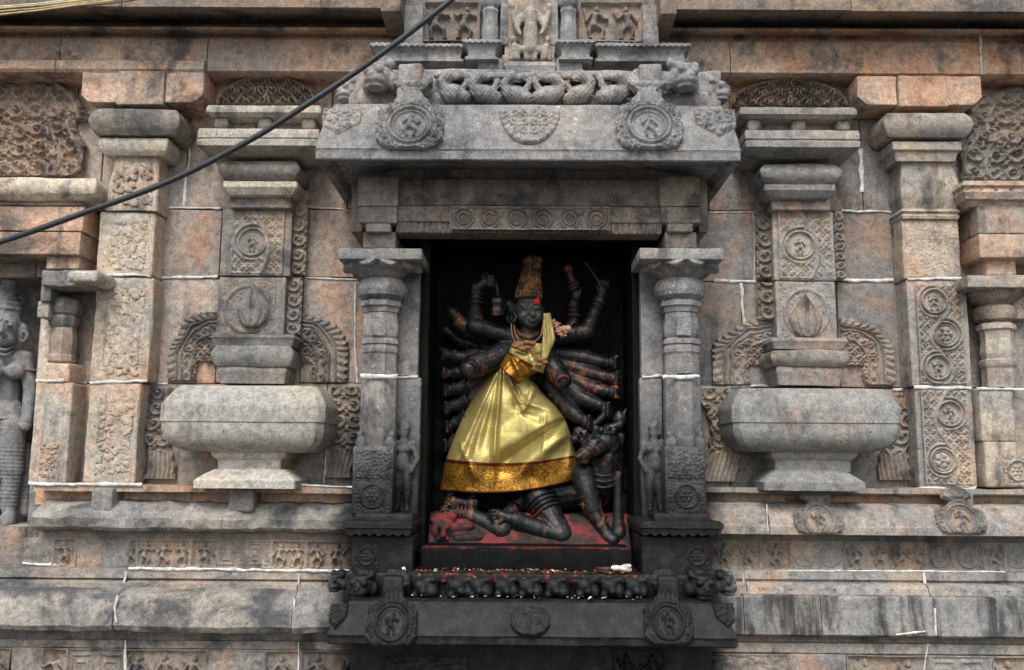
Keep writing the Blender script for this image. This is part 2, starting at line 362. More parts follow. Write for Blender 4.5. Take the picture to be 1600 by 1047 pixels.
def stone(name, grey=(.25, .25, .245), buff=(.42, .36, .29), orange=(.40, .235, .15), dark=(.055, .056, .06), w_buff=.5, w_or=.35, w_dark=.4,
          streak=.5, lichen=.0, soot=True, seed=0.0, cav=(.37, .275, .195), w_cav=.55, bump=.5, tint=1.0):
    m, t, b = nodes(name); n = NB(t)
    g = n.new('ShaderNodeNewGeometry'); pos = g.outputs['Position']; oi = n.new('ShaderNodeObjectInfo')
    p = n.vmap(pos, loc=(seed, seed * .7, seed * 1.3))
    big = n.noise(p, 2.6, 6, .62, .6); mid = n.noise(p, 7.0, 6, .65, .3); fine = n.noise(p, 36, 6, .74); sp = n.noise(p, 150, 4, .8)
    st = n.noise(n.vmap(p, (9, 9, 1.1)), 1.0, 5, .6, .4)
    c = n.mix(n.ramp(big, .51 - .22 * w_buff, .72 - .22 * w_buff), grey, buff)
    # iron-red staining
    stn = n.noise(n.vmap(p, loc=(6, 1, 9)), 3.4, 6, .6, .7)
    f = n.math('MULTIPLY', n.ramp(n.math('ADD', n.math('MULTIPLY', stn, .65), n.math('MULTIPLY', st, .35)), .58 - .20 * w_or, .74 - .20 * w_or), min(1, .40 + w_or * .6))
    c = n.mix(f, c, orange)
    # grey-black weather crust
    q = n.noise(n.vmap(p, loc=(4.1, 2.2, 7.7)), 5.0, 7, .68, .5)
    q = n.math('ADD', n.math('MULTIPLY', q, 1 - streak * .45), n.math('MULTIPLY', n.noise(n.vmap(p, (16, 16, 1.6), (9, 3, 1)), 1.0, 5, .62, .5), streak * .45))
    f = n.math('MULTIPLY', n.ramp(q, .57 - .20 * w_dark, .73 - .20 * w_dark), .85)
    c = n.mix(f, c, dark)
    # hollows of the carving keep their pale earthy lime wash, the crust sits on the high faces
    ca = n.new('ShaderNodeAttribute', attribute_name='cavity').outputs['Fac']
    c = n.mix(n.math('MULTIPLY', n.ramp(ca, .35, .95), n.math('MULTIPLY', n.ramp(mid, .3, .6), w_cav)), c, cav)
    # grain, speckle, per-stone difference
    c = n.mix(1.0, c, n.mix(n.ramp(fine, .3, .7), (.68, .68, .69), (1.27, 1.26, 1.24)), 'MULTIPLY')
    c = n.mix(1.0, c, n.mix(n.ramp(sp, .34, .66), (.74, .74, .75), (1.21, 1.21, 1.20)), 'MULTIPLY')
    rv = n.math('ADD', n.math('MULTIPLY', oi.outputs['Random'], .28), .86 * tint)
    cr = n.new('ShaderNodeCombineColor'); [n.lk(rv, cr.inputs[i]) for i in range(3)]
    c = n.mix(1.0, c, cr.outputs[0], 'MULTIPLY')
    if lichen > 0:
        li = n.ramp(n.noise(n.vmap(p, loc=(1, 5, 2)), 60, 4, .75), .60, .66); lm = n.ramp(n.noise(p, 4.5, 3), .5, .62)
        c = n.mix(n.math('MULTIPLY', n.math('MULTIPLY', li, lm), lichen), c, (.66, .66, .63))
    pit = n.math('MULTIPLY', n.ramp(n.noise(n.vmap(p, loc=(3, 8, 1)), 95, 3, .6), .63, .69), .75); c = n.mix(pit, c, (.035, .034, .034))
    rough = .86
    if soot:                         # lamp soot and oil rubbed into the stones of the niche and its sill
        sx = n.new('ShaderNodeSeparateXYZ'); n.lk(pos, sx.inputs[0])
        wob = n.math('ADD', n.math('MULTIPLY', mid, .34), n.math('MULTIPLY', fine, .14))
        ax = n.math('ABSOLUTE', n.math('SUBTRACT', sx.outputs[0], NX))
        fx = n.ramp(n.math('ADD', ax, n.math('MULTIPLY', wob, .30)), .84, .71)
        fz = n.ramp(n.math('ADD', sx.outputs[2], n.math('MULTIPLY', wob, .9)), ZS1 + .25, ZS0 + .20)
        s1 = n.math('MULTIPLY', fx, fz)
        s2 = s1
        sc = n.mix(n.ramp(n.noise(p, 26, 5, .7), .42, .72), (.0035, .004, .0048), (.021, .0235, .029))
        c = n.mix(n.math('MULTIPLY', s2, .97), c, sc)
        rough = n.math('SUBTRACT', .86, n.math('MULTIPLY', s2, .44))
    n.lk(c, b.inputs['Base Color']); n.val(b.inputs['Roughness'], rough)
    n.val(b.inputs['Specular IOR Level'], n.math('SUBTRACT', .35, n.math('MULTIPLY', s2, .14)) if soot else .35)
    hb = n.math('ADD', n.math('MULTIPLY', sp, .5), n.math('ADD', n.math('MULTIPLY', fine, 1.5), n.math('MULTIPLY', mid, .8)))
    bp = n.new('ShaderNodeBump'); bp.inputs['Strength'].default_value = bump; bp.inputs['Distance'].default_value = .006
    n.lk(hb, bp.inputs['Height']); n.lk(bp.outputs[0], b.inputs['Normal'])
    return m
M = {}
M['wall'] = stone('wall_stone', grey=(.27, .255, .24), buff=(.39, .325, .27), orange=(.45, .25, .165), w_buff=.50, w_or=.50, w_dark=.40, streak=.9, seed=1)
M['wall_r'] = stone('wall_stone_grey', grey=(.225, .222, .215), buff=(.335, .285, .24), orange=(.40, .23, .155), w_buff=.42, w_or=.44, w_dark=.34, streak=.9, seed=5)
M['beam'] = stone('beam_stone', grey=(.33, .285, .25), buff=(.52, .39, .295), orange=(.53, .27, .155), dark=(.075, .070, .068), w_buff=.62, w_or=.58, w_dark=.44, streak=.5, seed=2)
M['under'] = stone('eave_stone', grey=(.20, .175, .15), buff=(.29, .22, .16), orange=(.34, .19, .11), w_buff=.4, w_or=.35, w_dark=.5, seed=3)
M['pil'] = stone('pilaster_stone', grey=(.36, .35, .32), buff=(.49, .42, .335), orange=(.47, .29, .195), w_buff=.62, w_or=.52, w_dark=.36, streak=.9, seed=4)
M['pil_r'] = stone('pilaster_stone_grey', grey=(.255, .25, .24), buff=(.40, .335, .265), orange=(.44, .255, .165), w_buff=.42, w_or=.46, w_dark=.40, streak=.7, seed=6)
M['carve'] = stone('carved_stone', grey=(.20, .198, .192), buff=(.31, .265, .215), w_buff=.4, w_or=.22, w_dark=.52, seed=7, w_cav=.75)
M['brown'] = stone('carved_brown_stone', grey=(.24, .21, .185), buff=(.38, .30, .23), orange=(.42, .25, .155), w_buff=.6, w_or=.30, w_dark=.40, seed=8, w_cav=.85, cav=(.46, .31, .215))
M['pot'] = stone('pot_stone', grey=(.36, .355, .33), buff=(.41, .375, .315), w_buff=.32, w_or=.05, w_dark=.24, dark=(.15, .148, .14), streak=1.0, seed=9, soot=False)
M['pot_r'] = stone('pot_stone_grey', grey=(.25, .252, .245), buff=(.32, .29, .25), dark=(.09, .092, .095), w_buff=.3, w_or=.08, w_dark=.36, seed=10, soot=False)
M['niche'] = stone('niche_stone', grey=(.23, .234, .238), buff=(.31, .29, .268), w_buff=.26, w_or=.10, w_dark=.46, dark=(.06, .063, .07), streak=.6, lichen=.75, seed=11, w_cav=.3, cav=(.28, .255, .23))
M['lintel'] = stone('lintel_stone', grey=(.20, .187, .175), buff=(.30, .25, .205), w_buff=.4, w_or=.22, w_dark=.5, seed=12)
M['base'] = stone('base_stone', grey=(.225, .22, .21), buff=(.33, .28, .23), w_buff=.50, w_or=.46, w_dark=.42, streak=.4, seed=13)
M['crust'] = stone('crusted_base_stone', grey=(.22, .218, .212), buff=(.30, .275, .24), dark=(.05, .053, .061), w_buff=.40, w_or=.14, w_dark=.66, streak=.25, seed=19)
M['base_r'] = stone('base_stone_grey', grey=(.235, .233, .225), buff=(.345, .295, .245), w_buff=.46, w_or=.44, w_dark=.38, streak=.8, seed=14)
M['tar'] = stone('tar_streaked_stone', grey=(.235, .235, .23), buff=(.30, .275, .24), dark=(.016, .017, .02), w_buff=.30, w_or=.08, w_dark=.66, streak=1.6, seed=21)
M['pale'] = stone('pale_stone', grey=(.44, .42, .375), buff=(.52, .455, .36), dark=(.12, .115, .105), w_buff=.5, w_or=.16, w_dark=.36, seed=15)
def simple(name, col, rough=.7, metal=0.0, nscale=40, var=.3, bump=.2, bd=.003):
    m, t, b = nodes(name); n = NB(t); g = n.new('ShaderNodeNewGeometry').outputs['Position']
    f = n.noise(g, nscale, 5, .65)
    lo = tuple(c * (1 - var) for c in col); hi = tuple(min(1, c * (1 + var)) for c in col)
    n.lk(n.mix(n.ramp(f, .3, .7), lo, hi), b.inputs['Base Color']); b.inputs['Roughness'].default_value = rough; b.inputs['Metallic'].default_value = metal
    bp = n.new('ShaderNodeBump'); bp.inputs['Strength'].default_value = bump; bp.inputs['Distance'].default_value = bd; n.lk(f, bp.inputs['Height']); n.lk(bp.outputs[0], b.inputs['Normal'])
    return m
M['mortar'] = simple('lime_mortar', (.56, .55, .525), .9, nscale=45, var=.35)
M['ground'] = simple('ground_earth', (.12, .11, .10), .95, nscale=3)

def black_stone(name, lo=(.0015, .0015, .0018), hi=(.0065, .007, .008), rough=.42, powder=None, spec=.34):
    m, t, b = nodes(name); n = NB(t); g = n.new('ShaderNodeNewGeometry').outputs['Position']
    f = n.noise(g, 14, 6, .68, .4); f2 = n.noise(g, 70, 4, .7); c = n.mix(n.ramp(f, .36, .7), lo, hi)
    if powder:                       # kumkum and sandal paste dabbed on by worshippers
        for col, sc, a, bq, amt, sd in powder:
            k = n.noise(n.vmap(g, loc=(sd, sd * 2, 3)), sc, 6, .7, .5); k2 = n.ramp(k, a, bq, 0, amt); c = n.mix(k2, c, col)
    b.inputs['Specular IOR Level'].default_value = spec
    grey_lift = n.new('ShaderNodeAttribute', attribute_name='grey_lift').outputs['Fac']; c = n.mix(n.math('MULTIPLY', grey_lift, n.ramp(f2, .3, .6, .5, 1.0)), c, (.062, .066, .064))  # grey tint painted in where the mesh asks, to brighten a dark face
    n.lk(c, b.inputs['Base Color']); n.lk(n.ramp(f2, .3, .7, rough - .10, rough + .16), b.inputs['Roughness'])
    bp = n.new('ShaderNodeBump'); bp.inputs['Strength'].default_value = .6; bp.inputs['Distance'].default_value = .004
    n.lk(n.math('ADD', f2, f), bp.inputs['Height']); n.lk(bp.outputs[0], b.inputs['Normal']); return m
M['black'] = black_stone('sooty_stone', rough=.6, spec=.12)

M['upper_fig'] = stone('upper_image_stone', grey=(.33, .31, .28), buff=(.42, .37, .31), w_buff=.5, w_or=.15, w_dark=.25, soot=False, seed=17)
M['sill'] = black_stone('powdered_sill', powder=[((.25, .04, .03), 30, .52, .64, .8, 1.0), ((.45, .25, .04), 55, .60, .66, .8, 4.0)], rough=.7)
M['statue'] = black_stone('oiled_black_stone', (.0045, .005, .006), (.016, .0175, .021), .36, powder=[((.26, .085, .022), 13, .555, .66, .75, 2.0), ((.12, .015, .012), 16, .61, .70, .6, 7.0)])
M['redstone'] = black_stone('powdered_black_stone', (.03, .015, .012), (.20, .05, .03), .6)
M['powder'] = black_stone('kumkum_covered_stone', (.012, .010, .010), (.035, .022, .021), .75, powder=[((.20, .022, .026), 9, .44, .60, .8, 3.0), ((.20, .08, .05), 24, .58, .68, .5, 5.0)])
M['crown'] = black_stone('ochre_smeared_stone', (.022, .016, .014), (.07, .045, .032), .7, powder=[((.30, .135, .045), 22, .44, .58, .85, 3.0), ((.34, .06, .02), 36, .58, .66, .7, 5.0)])
M['gstatue'] = stone('grey_statue_stone', grey=(.17, .175, .18), buff=(.24, .23, .22), dark=(.05, .055, .065), w_buff=.35, w_or=.05, w_dark=.35, soot=False, seed=31)
def silk(name, base, alt, edge=None, n_lines=64, metal=.75, rough=.36, paisley=False):
    m, t, b = nodes(name); n = NB(t); g = n.new('ShaderNodeNewGeometry').outputs['Position']; uv = n.new('ShaderNodeUVMap').outputs[0]
    sx = n.new('ShaderNodeSeparateXYZ'); n.lk(uv, sx.inputs[0])
    if not paisley:
        w = n.math('FRACT', n.math('MULTIPLY', sx.outputs[1], n_lines)); lines = n.ramp(n.math('ABSOLUTE', n.math('SUBTRACT', w, .5)), .36, .46)
        part = n.math('MAXIMUM', n.ramp(n.noise(n.vmap(uv, (2.2, 1.1, 1)), 1.6, 3), .42, .62), n.ramp(sx.outputs[0], .42, .22)); c = n.mix(n.math('MULTIPLY', lines, n.math('ADD', n.math('MULTIPLY', part, .7), .15)), base, alt); hgt = lines
    else:
        k = n.new('ShaderNodeTexVoronoi', feature='F1'); n.lk(n.vmap(uv, (11, 18, 1)), k.inputs['Vector']); k.inputs['Scale'].default_value = 1.0
        rg = n.math('SINE', n.math('ADD', n.math('MULTIPLY', k.outputs['Distance'], 26), n.math('MULTIPLY', n.noise(n.vmap(uv, (40, 24, 1)), 1.0, 4, .7), 9.0))); hgt = n.ramp(rg, -.4, .5); c = n.mix(hgt, alt, base)
        fr = n.math('MULTIPLY', n.math('SUBTRACT', sx.outputs[1], edge[1]), 1 / (edge[2] - edge[1]))
        ed = n.math('MAXIMUM', n.ramp(fr, .13, .10), n.ramp(fr, .93, .96)); c = n.mix(n.math('MULTIPLY', ed, .9), c, edge[0])
    n.lk(c, b.inputs['Base Color']); b.inputs['Metallic'].default_value = metal; b.inputs['Roughness'].default_value = rough
    vz = n.new('ShaderNodeTexVoronoi', feature='DISTANCE_TO_EDGE'); n.lk(n.vmap(uv, (5, 3.4, 1)), vz.inputs['Vector']); vz.inputs['Scale'].default_value = 1.0; crz = n.ramp(vz.outputs['Distance'], 0, .22)
    wv = n.noise(g, 380, 2); cr = n.noise(n.vmap(g, (30, 30, 18)), 1.0, 4)
    bp = n.new('ShaderNodeBump'); bp.inputs['Strength'].default_value = .35; bp.inputs['Distance'].default_value = .002
    n.lk(n.math('ADD', n.math('MULTIPLY', wv, .2), n.math('ADD', n.math('ADD', n.math('MULTIPLY', cr, 2.0), n.math('MULTIPLY', crz, 3.2)), n.math('MULTIPLY', hgt, .25))), bp.inputs['Height']); n.lk(bp.outputs[0], b.inputs['Normal'])
    return m
M['gold'] = silk('gold_silk', (.47, .385, .135), (.11, .09, .035), rough=.48, metal=.58)
M['border'] = silk('zari_border', (.42, .23, .032), (.24, .10, .014), ((.10, .010, .008), .80, 1.0), paisley=True, rough=.42)
M['red'] = simple('kumkum_red', (.36, .012, .014), .8)
M['string'] = simple('cotton_string', (.20, .10, .05), .8); M['seed'] = simple('brown_seed', (.22, .09, .04), .7, nscale=200); M['nut'] = simple('pale_nut', (.50, .33, .17), .6)
M['dryflower'] = simple('dried_flower', (.42, .22, .15), .85, nscale=120, var=.5)
M['cable'] = simple('cable_rubber', (.022, .026, .030), .5, nscale=90, var=.4); M['wirey'] = simple('yellow_wire', (.62, .48, .16), .5); M['wirew'] = simple('cream_wire', (.62, .58, .46), .5); M['wireb'] = simple('brown_wire', (.10, .05, .03), .5)
M['petal_w'] = simple('white_petal', (.72, .70, .64), .8); M['petal_y'] = simple('yellow_petal', (.62, .40, .07), .8); M['petal_r'] = simple('red_petal', (.35, .04, .03), .8); M['petal_d'] = simple('dry_petal', (.22, .14, .08), .8)
M['chip'] = simple('coconut_flesh', (.58, .55, .48), .7, nscale=60, var=.4); M['clay'] = simple('dark_clay', (.07, .025, .02), .7); M['paper'] = simple('white_paper', (.78, .78, .76), .8, var=.1); M['twig'] = simple('dry_straw', (.34, .26, .16), .9)
# ================================================================== the setting
def ground():
    me = mesh('ground', [(-60, -80, 0), (60, -80, 0), (60, 40, 0), (-60, 40, 0)], [(0, 1, 2, 3)])
    tag(link('ground', me, M['ground']), kind='structure')
ground()

# ------------------------------------------------------------------ wall of coursed blocks behind everything
GZ = 0.0
wall = thing('temple_wall', 'weathered grey and orange granite wall face of coursed blocks with white pointing', 'wall', (0, 0, GZ))
def wblocks(cols, y0, y1, mat, yb=.22, yf=0.0):
    for a, b in zip(cols[:-1], cols[1:]):
        x0, x1, z0, z1 = R4(a, y0, b, y1, yf); g = .0022
        block('stone_block', wall, x0 + g, x1 - g, yf + .004 * (rng.random() - .5), yb, z0 + g, z1 - g, mat, r=.004, n=.004, seg=.03)
Y = [112, 178, 328, 437, 602, 770]
wblocks([-170, 20, 122, 330, 520, 660], 112, 180, M['beam'])
wblocks([-170, 60, 160, 292, 420, 545, 640], 180, 327, M['wall'])
wblocks([-170, 60, 160, 345, 470, 640], 327, 434, M['wall'])
wblocks([60, 160, 340, 470, 640], 434, 599, M['wall'])
wblocks([60, 150, 230, 400, 508, 640], 599, 770, M['wall'])
wblocks([1000, 1140, 1330, 1450, 1620, 1760], 116, 186, M['beam'])
wblocks([1020, 1105, 1250, 1346, 1460, 1620, 1760], 186, 330, M['wall_r'])
wblocks([1020, 1180, 1300, 1420, 1560, 1760], 330, 440, M['wall_r'])
wblocks([1020, 1160, 1310, 1432, 1560], 440, 606, M['wall_r'])
wblocks([1020, 1140, 1300, 1431, 1560], 606, 772, M['wall_r'])
x0, x1, z0, z1 = R4(-170, 60, 60, 900, .3)
block('backing_course', wall, X(-200, 500, .3), X(662, 500, .3), .225, .5, 0.02, Z(300, -40, .3), M['wall'], seg=.2)
block('backing_course', wall, X(992, 500, .3), X(1800, 500, .3), .225, .5, 0.02, Z(1300, -40, .3), M['wall_r'], seg=.2)
block('backing_course', wall, X(665, 500, .3), X(989, 500, .3), .30, .5, 0.02, Z(827, -40, .3), M['wall_r'], seg=.2)

MORT = []
def mortar(parent, pts, y, w=5.0, t=.0012, drop=.06):
    w *= .85
    """hand-pointed lime joint: a raised irregular strip along a pixel line on the plane y"""
    P = [np.array(W(a, b, y)) for a, b in pts]; Q = []
    for a, b in zip(P[:-1], P[1:]):
        k = max(1, int(np.linalg.norm(b - a) / .012))
        for i in range(k): Q.append(a + (b - a) * i / k)
    Q.append(P[-1]); Q = np.array(Q); hw = w * .0025 * .5 * (y + 3.5) / 3.5
    T = np.gradient(Q, axis=0); T /= np.linalg.norm(T, axis=1, keepdims=True) + 1e-9
    S = np.stack([-T[:, 2], 0 * T[:, 0], T[:, 0]], -1)
    nz = fb(Q, 30, 2, 3); n2 = fb(Q, 33, 7, 3); a = np.clip(1 + 2.6 * nz, .2, 1.9)[:, None]; b = np.clip(1 + 2.6 * n2, .2, 1.9)[:, None]; Q = Q + S * (fb(Q, 12, 40, 3) * hw * 1.0)[:, None]
    F = np.array([0, -1.0, 0])
    rows = [Q + S * hw * a - F * .004, Q + S * hw * a * .8 + F * t, Q - S * hw * b * .8 + F * t, Q - S * hw * b - F * .004]
    V = np.stack(rows, 1).reshape(-1, 3); f = gridfaces(len(Q), 4)
    gap = fb(Q, 9, 21, 2) > .5 - drop; f = f.reshape(len(Q) - 1, 3, 4)[~gap[:-1]].reshape(-1, 4) if gap.any() and (~gap[:-1]).any() else f
    return link('mortar_joint', mesh('mortar_joint', V, f), M['mortar'], parent)
for pts, w in (([(246, 325), (345, 325)], 4), ([(470, 322), (548, 328)], 3), ([(246, 434), (340, 432)], 5), ([(476, 434), (560, 437)], 3), ([(232, 600), (262, 599)], 4),
               ([(290, 185), (296, 240), (286, 322)], 5), ([(120, 176), (175, 177)], 5), ([(275, 176), (325, 177)], 4), ([(556, 440), (554, 520), (558, 598)], 4), ([(112, 598), (136, 598)], 4), ([(508, 610), (510, 700), (506, 757)], 4),
               ([(1345, 232), (1347, 300)], 7), ([(1315, 330), (1412, 331)], 5), ([(1108, 332), (1180, 331)], 3), ([(1178, 332), (1180, 438)], 4), ([(1116, 438), (1182, 440)], 6), ([(1318, 438), (1420, 437)], 6), ([(1158, 442), (1163, 520), (1167, 603)], 6),
               ([(1095, 606), (1212, 602)], 4), ([(1395, 608), (1434, 609)], 6), ([(1432, 612), (1436, 755)], 5), ([(1340, 183), (1380, 182)], 4)):
    mortar(wall, pts, -.003, w)

# ------------------------------------------------------------------ architrave and eaves
arch = thing('architrave', 'long orange stained stone beam under dark eaves along the wall top', 'beam', (0, 0, Z(800, 110, 0)))
def architrave(side, px0, px1, ys, mat, cuts):
    # ys: eave edge bottom, recess bottom, ledge bottom, beam top, beam bottom, lip bottom
    xa, xb = X(px0, 60, -.12), X(px1, 60, -.12); c = (px0 + px1) / 2
    if px0 < 0: c = 280
    if px1 > 1600: c = 1340
    z = lambda py, y: Z(c, py, y)
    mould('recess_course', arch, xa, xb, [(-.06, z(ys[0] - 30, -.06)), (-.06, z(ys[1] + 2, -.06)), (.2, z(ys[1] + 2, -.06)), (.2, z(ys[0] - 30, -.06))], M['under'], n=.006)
    mould('ledge', arch, xa, xb, [(-.10, z(ys[1], -.17)), (-.165, z(ys[1], -.17)), (-.17, z(ys[1] + 2, -.17)), (-.165, z(ys[2], -.165)), (-.10, z(ys[2] + 4, -.12)), (.2, z(ys[2] + 4, -.12)), (.2, z(ys[1], -.17))], M['beam'], n=.004)
    cs = cuts
    for a, b in zip(cs[:-1], cs[1:]):
        u, v = X(a, 80, -.12), X(b, 80, -.12)
        lip = (a + b) / 2 < 330
        pr = [(-.09, z(ys[2] + 4, -.11)), (-.105, z(ys[3], -.11)), (-.12, z(ys[3] + 4, -.12))]
        pr += arc(-.12, z(ys[3] + 4, -.12), -.125, z(ys[4], -.125), -.004, 6)
        if lip: pr += [(-.15, z(ys[4], -.15)), (-.155, z(ys[5] - 4, -.155)), (-.145, z(ys[5] + 1, -.15))]
        else: pr += [(-.128, z(ys[5] - 2, -.128)), (-.12, z(ys[5], -.125))]
        pr += [(.2, pr[-1][1]), (.2, pr[0][1])]
        mould('beam_stone', arch, u + .002, v - .002, pr, mat, n=.004)
architrave('l', -170, 640, (8, 40, 46, 57, 95, 112), M['beam'], [-170, 95, 325, 640])
architrave('r', 1015, 1770, (17, 43, 49, 62, 108, 116), M['beam'], [1015, 1140, 1533, 1770])
mortar(arch, [(1531, 50), (1533, 90), (1535, 116)], -.131, 5)
eave = thing('eave', 'dark projecting stone eave along the very top of the wall', 'eave', (0, -.3, Z(800, 0, -.4)))
for a, b, e in ((-200, 190, 9), (190, 596, 11), (1052, 1330, 15), (1330, 1800, 18)):
    c = (a + b) / 2; u, v = X(a, 10, -.31), X(b, 10, -.31); zb = Z(c, e, -.31)
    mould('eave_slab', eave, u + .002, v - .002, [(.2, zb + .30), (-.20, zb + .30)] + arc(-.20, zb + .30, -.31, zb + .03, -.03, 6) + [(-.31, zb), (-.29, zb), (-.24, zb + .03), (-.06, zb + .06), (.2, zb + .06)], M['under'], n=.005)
block('eave_bracket', eave, X(596, 10, -.3), X(628, 10, -.3), -.33, .1, Z(612, 18, -.33), Z(612, -60, -.33), M['under'])
block('eave_bracket', eave, X(1030, 10, -.3), X(1056, 10, -.3), -.33, .1, Z(1040, 22, -.33), Z(1040, -60, -.33), M['under'])

# ------------------------------------------------------------------ base mouldings left and right
def rugged(amp, f=9, zc=None, zr=.1):
    def post(V, N):
        k = np.clip(fb(V, f, 31, 4) * 2.2 + .25, 0, 1)
        m = 1.0 if zc is None else np.clip(1 - np.abs(V[:, 2] - zc) / zr, 0, 1)
        V = V.copy(); front = (N[:, 1] < -.2) | (np.abs(N[:, 2]) > .6)
        V[:, 1] += np.where(front, k * amp * m, 0); V[:, 2] += np.where(front, fb(V, f * 2, 11, 3) * amp * .5 * m, 0)
        return V
    return post
bl = thing('wall_base', 'left stepped wall base with broken ledge and carved friezes', 'wall base', (X(260, 900, -.1), 0, GZ))
def zl(py, y): return Z(280, py, y)
xl = lambda px, y, py=870: X(px, py, y)
mould('fillet', bl, xl(44, -.13), xl(575, -.13), [(.1, zl(757, -.13)), (-.13, zl(758, -.13)), (-.13, zl(769, -.13)), (.1, zl(769, -.13))], M['beam'], n=.005)
mortar(bl, [(44, 756), (135, 757)], -.134, 5); mortar(bl, [(135, 756), (222, 758)], -.137, 6); mortar(bl, [(470, 758), (550, 761)], -.134, 3)
mould('recess_course', bl, xl(48, -.06), xl(575, -.06), [(.1, zl(766, -.06)), (-.06, zl(766, -.06)), (-.06, zl(790, -.06)), (.1, zl(790, -.06))], M['beam'])
for a, b, cc in ((45, 345, 0), (345, 575, 1)):
    zt = zl(783, -.1); zb = zl(830, -.19)
    mould('broken_ledge', bl, xl(a, -.17) + .001, xl(b, -.17) - .001, [(.1, zt + .004), (-.09, zt)] + arc(-.09, zt, -.185, (zt + zb) / 2 - .01, -.014, 6) + [(-.18, zb + .01), (-.165, zb), (-.07, zb - .012), (.1, zb - .012)], M['crust'], n=.006, seg=.010, s=.008, post=rugged(.038, 9))
for px, w in ((158, 17), (376, 20)):
    bpx('ledge_stub', bl, px - w, 762, px + w, 800, -.165, .0, M['base'], r=.012, n=.006, seg=.015)
mould('recess_course', bl, xl(40, -.09), xl(575, -.09), [(.1, zl(826, -.09)), (-.09, zl(826, -.09)), (-.095, zl(844, -.095)), (.1, zl(844, -.095))], M['base'])
# frieze panels
def fig_panel(k, seed):
    def hf(U, V, w, h):
        H = np.zeros_like(U); n = max(1, int(round(w / (h * .75)))); r = np.random.default_rng(seed)
        for i in range(n): H = np.maximum(H, figure(U, V, w * (i + .5) / n, h * .06, h * .84, seed * 7 + i))
        return np.maximum(H * .95, frame_of(U, V, w, h, .006) * .7) * (0.75 + .5 * (.5 + fb(np.stack([U * 9, V * 9, U * 0 + seed], -1), 1, seed, 2)))
    return hf
def orn_panel(seed, kind=0):
    def hf(U, V, w, h):
        H = .55 + 0 * U
        if kind == 0:
            n = max(1, int(round(w / h)))
            for i in range(n): H = np.maximum(H * .98, .5 + .5 * rosette(U, V, w * (i + .5) / n, h * .5, h * .36, 6 + 2 * (i % 2)))
        elif kind == 1: H = .45 + .45 * curls(U, V, h * .42, seed)
        else:
            a = np.abs((U / h * 1.6) % 1 - .5) * 2; b = np.abs(V / h - .5) * 2; d = np.maximum(a, b)
            H = .5 + .4 * np.maximum(bump(d - .72, .09), bump(d - .4, .08)) 
        return np.maximum(H, frame_of(U, V, w, h, .007) * .95)
    return hf
def frieze(parent, spec, py0, py1, y, mat):
    for a, b, kind, seed in spec:
        x0, x1, _, _ = R4(a, py0, b, py1, y); c = 280 if a < 700 else 1360
        z0, z1 = Z(c, py1, y), Z(c, py0, y)
        if kind == 'p': block('frieze_panel', parent, x0, x1, y - .012, y + .05, z0, z1, mat, r=.004, n=.006, seg=.02); continue
        relief_w('frieze_panel', parent, x0, x1, z0, z1, y, fig_panel(0, seed) if kind == 'f' else orn_panel(seed, {'o': 0, 'c': 1, 'd': 2}[kind]), mat, amp=.030 if kind == 'f' else .018, res=.0027, wear=.45)
frieze(bl, [(38, 85, 'p', 1), (85, 122, 'f', 2), (122, 204, 'p', 3), (204, 215, 'f', 4), (215, 300, 'f', 5), (300, 342, 'f', 6), (342, 385, 'd', 7), (385, 425, 'd', 8), (425, 480, 'f', 9), (480, 575, 'f', 10)], 842, 887, -.085, M['base'])
block('frieze_bed', bl, xl(38, -.07), xl(575, -.07), -.080, .1, zl(889, -.085), zl(840, -.085), M['base'], r=.002)
mortar(bl, [(35, 881), (88, 883)], -.1, 5); mortar(bl, [(200, 888), (360, 890), (548, 893)], -.15, 5, drop=0)
zt = zl(889, -.14)
for a, b in ((-170, 197), (197, 467), (467, 580)):
    u, v = xl(a, -.16) + .0015, xl(b, -.16) - .0015
    mould('fillet', bl, u, v, [(.1, zl(889, -.145)), (-.145, zl(889, -.145)), (-.15, zl(904, -.15)), (-.135, zl(906, -.135)), (-.165, zl(912, -.165)), (-.165, zl(921, -.165)), (.1, zl(921, -.165))], M['base'], n=.004)
for a, b, i in ((-170, 182, 0), (182, 460, 1), (460, 580, 2)):
    u, v = xl(a, -.24, 950) + .0015, xl(b, -.24, 950) - .0015; z1, z0 = zl(919, -.17), zl(987, -.26)
    mould('curved_course', bl, u, v, [(.1, z1), (-.165, z1)] + arc(-.165, z1, -.275, z0 + .045, -.03, 8) + [(-.28, z0 + .02), (-.265, z0), (-.16, z0 - .006), (.1, z0 - .006)], M['crust'], n=.008, seg=.012, s=.008, post=rugged(.022, 7, z0 + .03, .14))
mortar(bl, [(198, 893), (196, 903), (192, 918)], -.16, 4, drop=.15); mortar(bl, [(184, 930), (179, 950), (182, 978)], -.262, 4, drop=.15); mortar(bl, [(468, 895), (466, 915)], -.16, 3, drop=.2); mortar(bl, [(460, 935), (458, 985)], -.262, 4, drop=.15)
mould('recess_course', bl, xl(-170, -.16, 1000), xl(580, -.16, 1000), [(.1, zl(984, -.16)), (-.16, zl(984, -.16)), (-.165, zl(1000, -.165)), (-.19, zl(1001, -.19)), (-.19, zl(1013, -.19)), (.1, zl(1013, -.19))], M['base'])
frieze(bl, [(-60, 18, 'f', 30), (18, 68, 'p', 31), (68, 108, 'f', 32), (108, 194, 'd', 33), (194, 325, 'f', 34), (325, 415, 'c', 35), (415, 470, 'f', 36), (470, 580, 'f', 37)], 1013, 1085, -.175, M['base'])
block('frieze_bed', bl, xl(-170, -.17, 1030), xl(580, -.17, 1030), -.172, .1, zl(1090, -.17), zl(1011, -.17), M['base'], r=.002)
mortar(bl, [(196, 1000), (195, 1047)], -.195, 4); mortar(bl, [(467, 1003), (466, 1047)], -.195, 3)
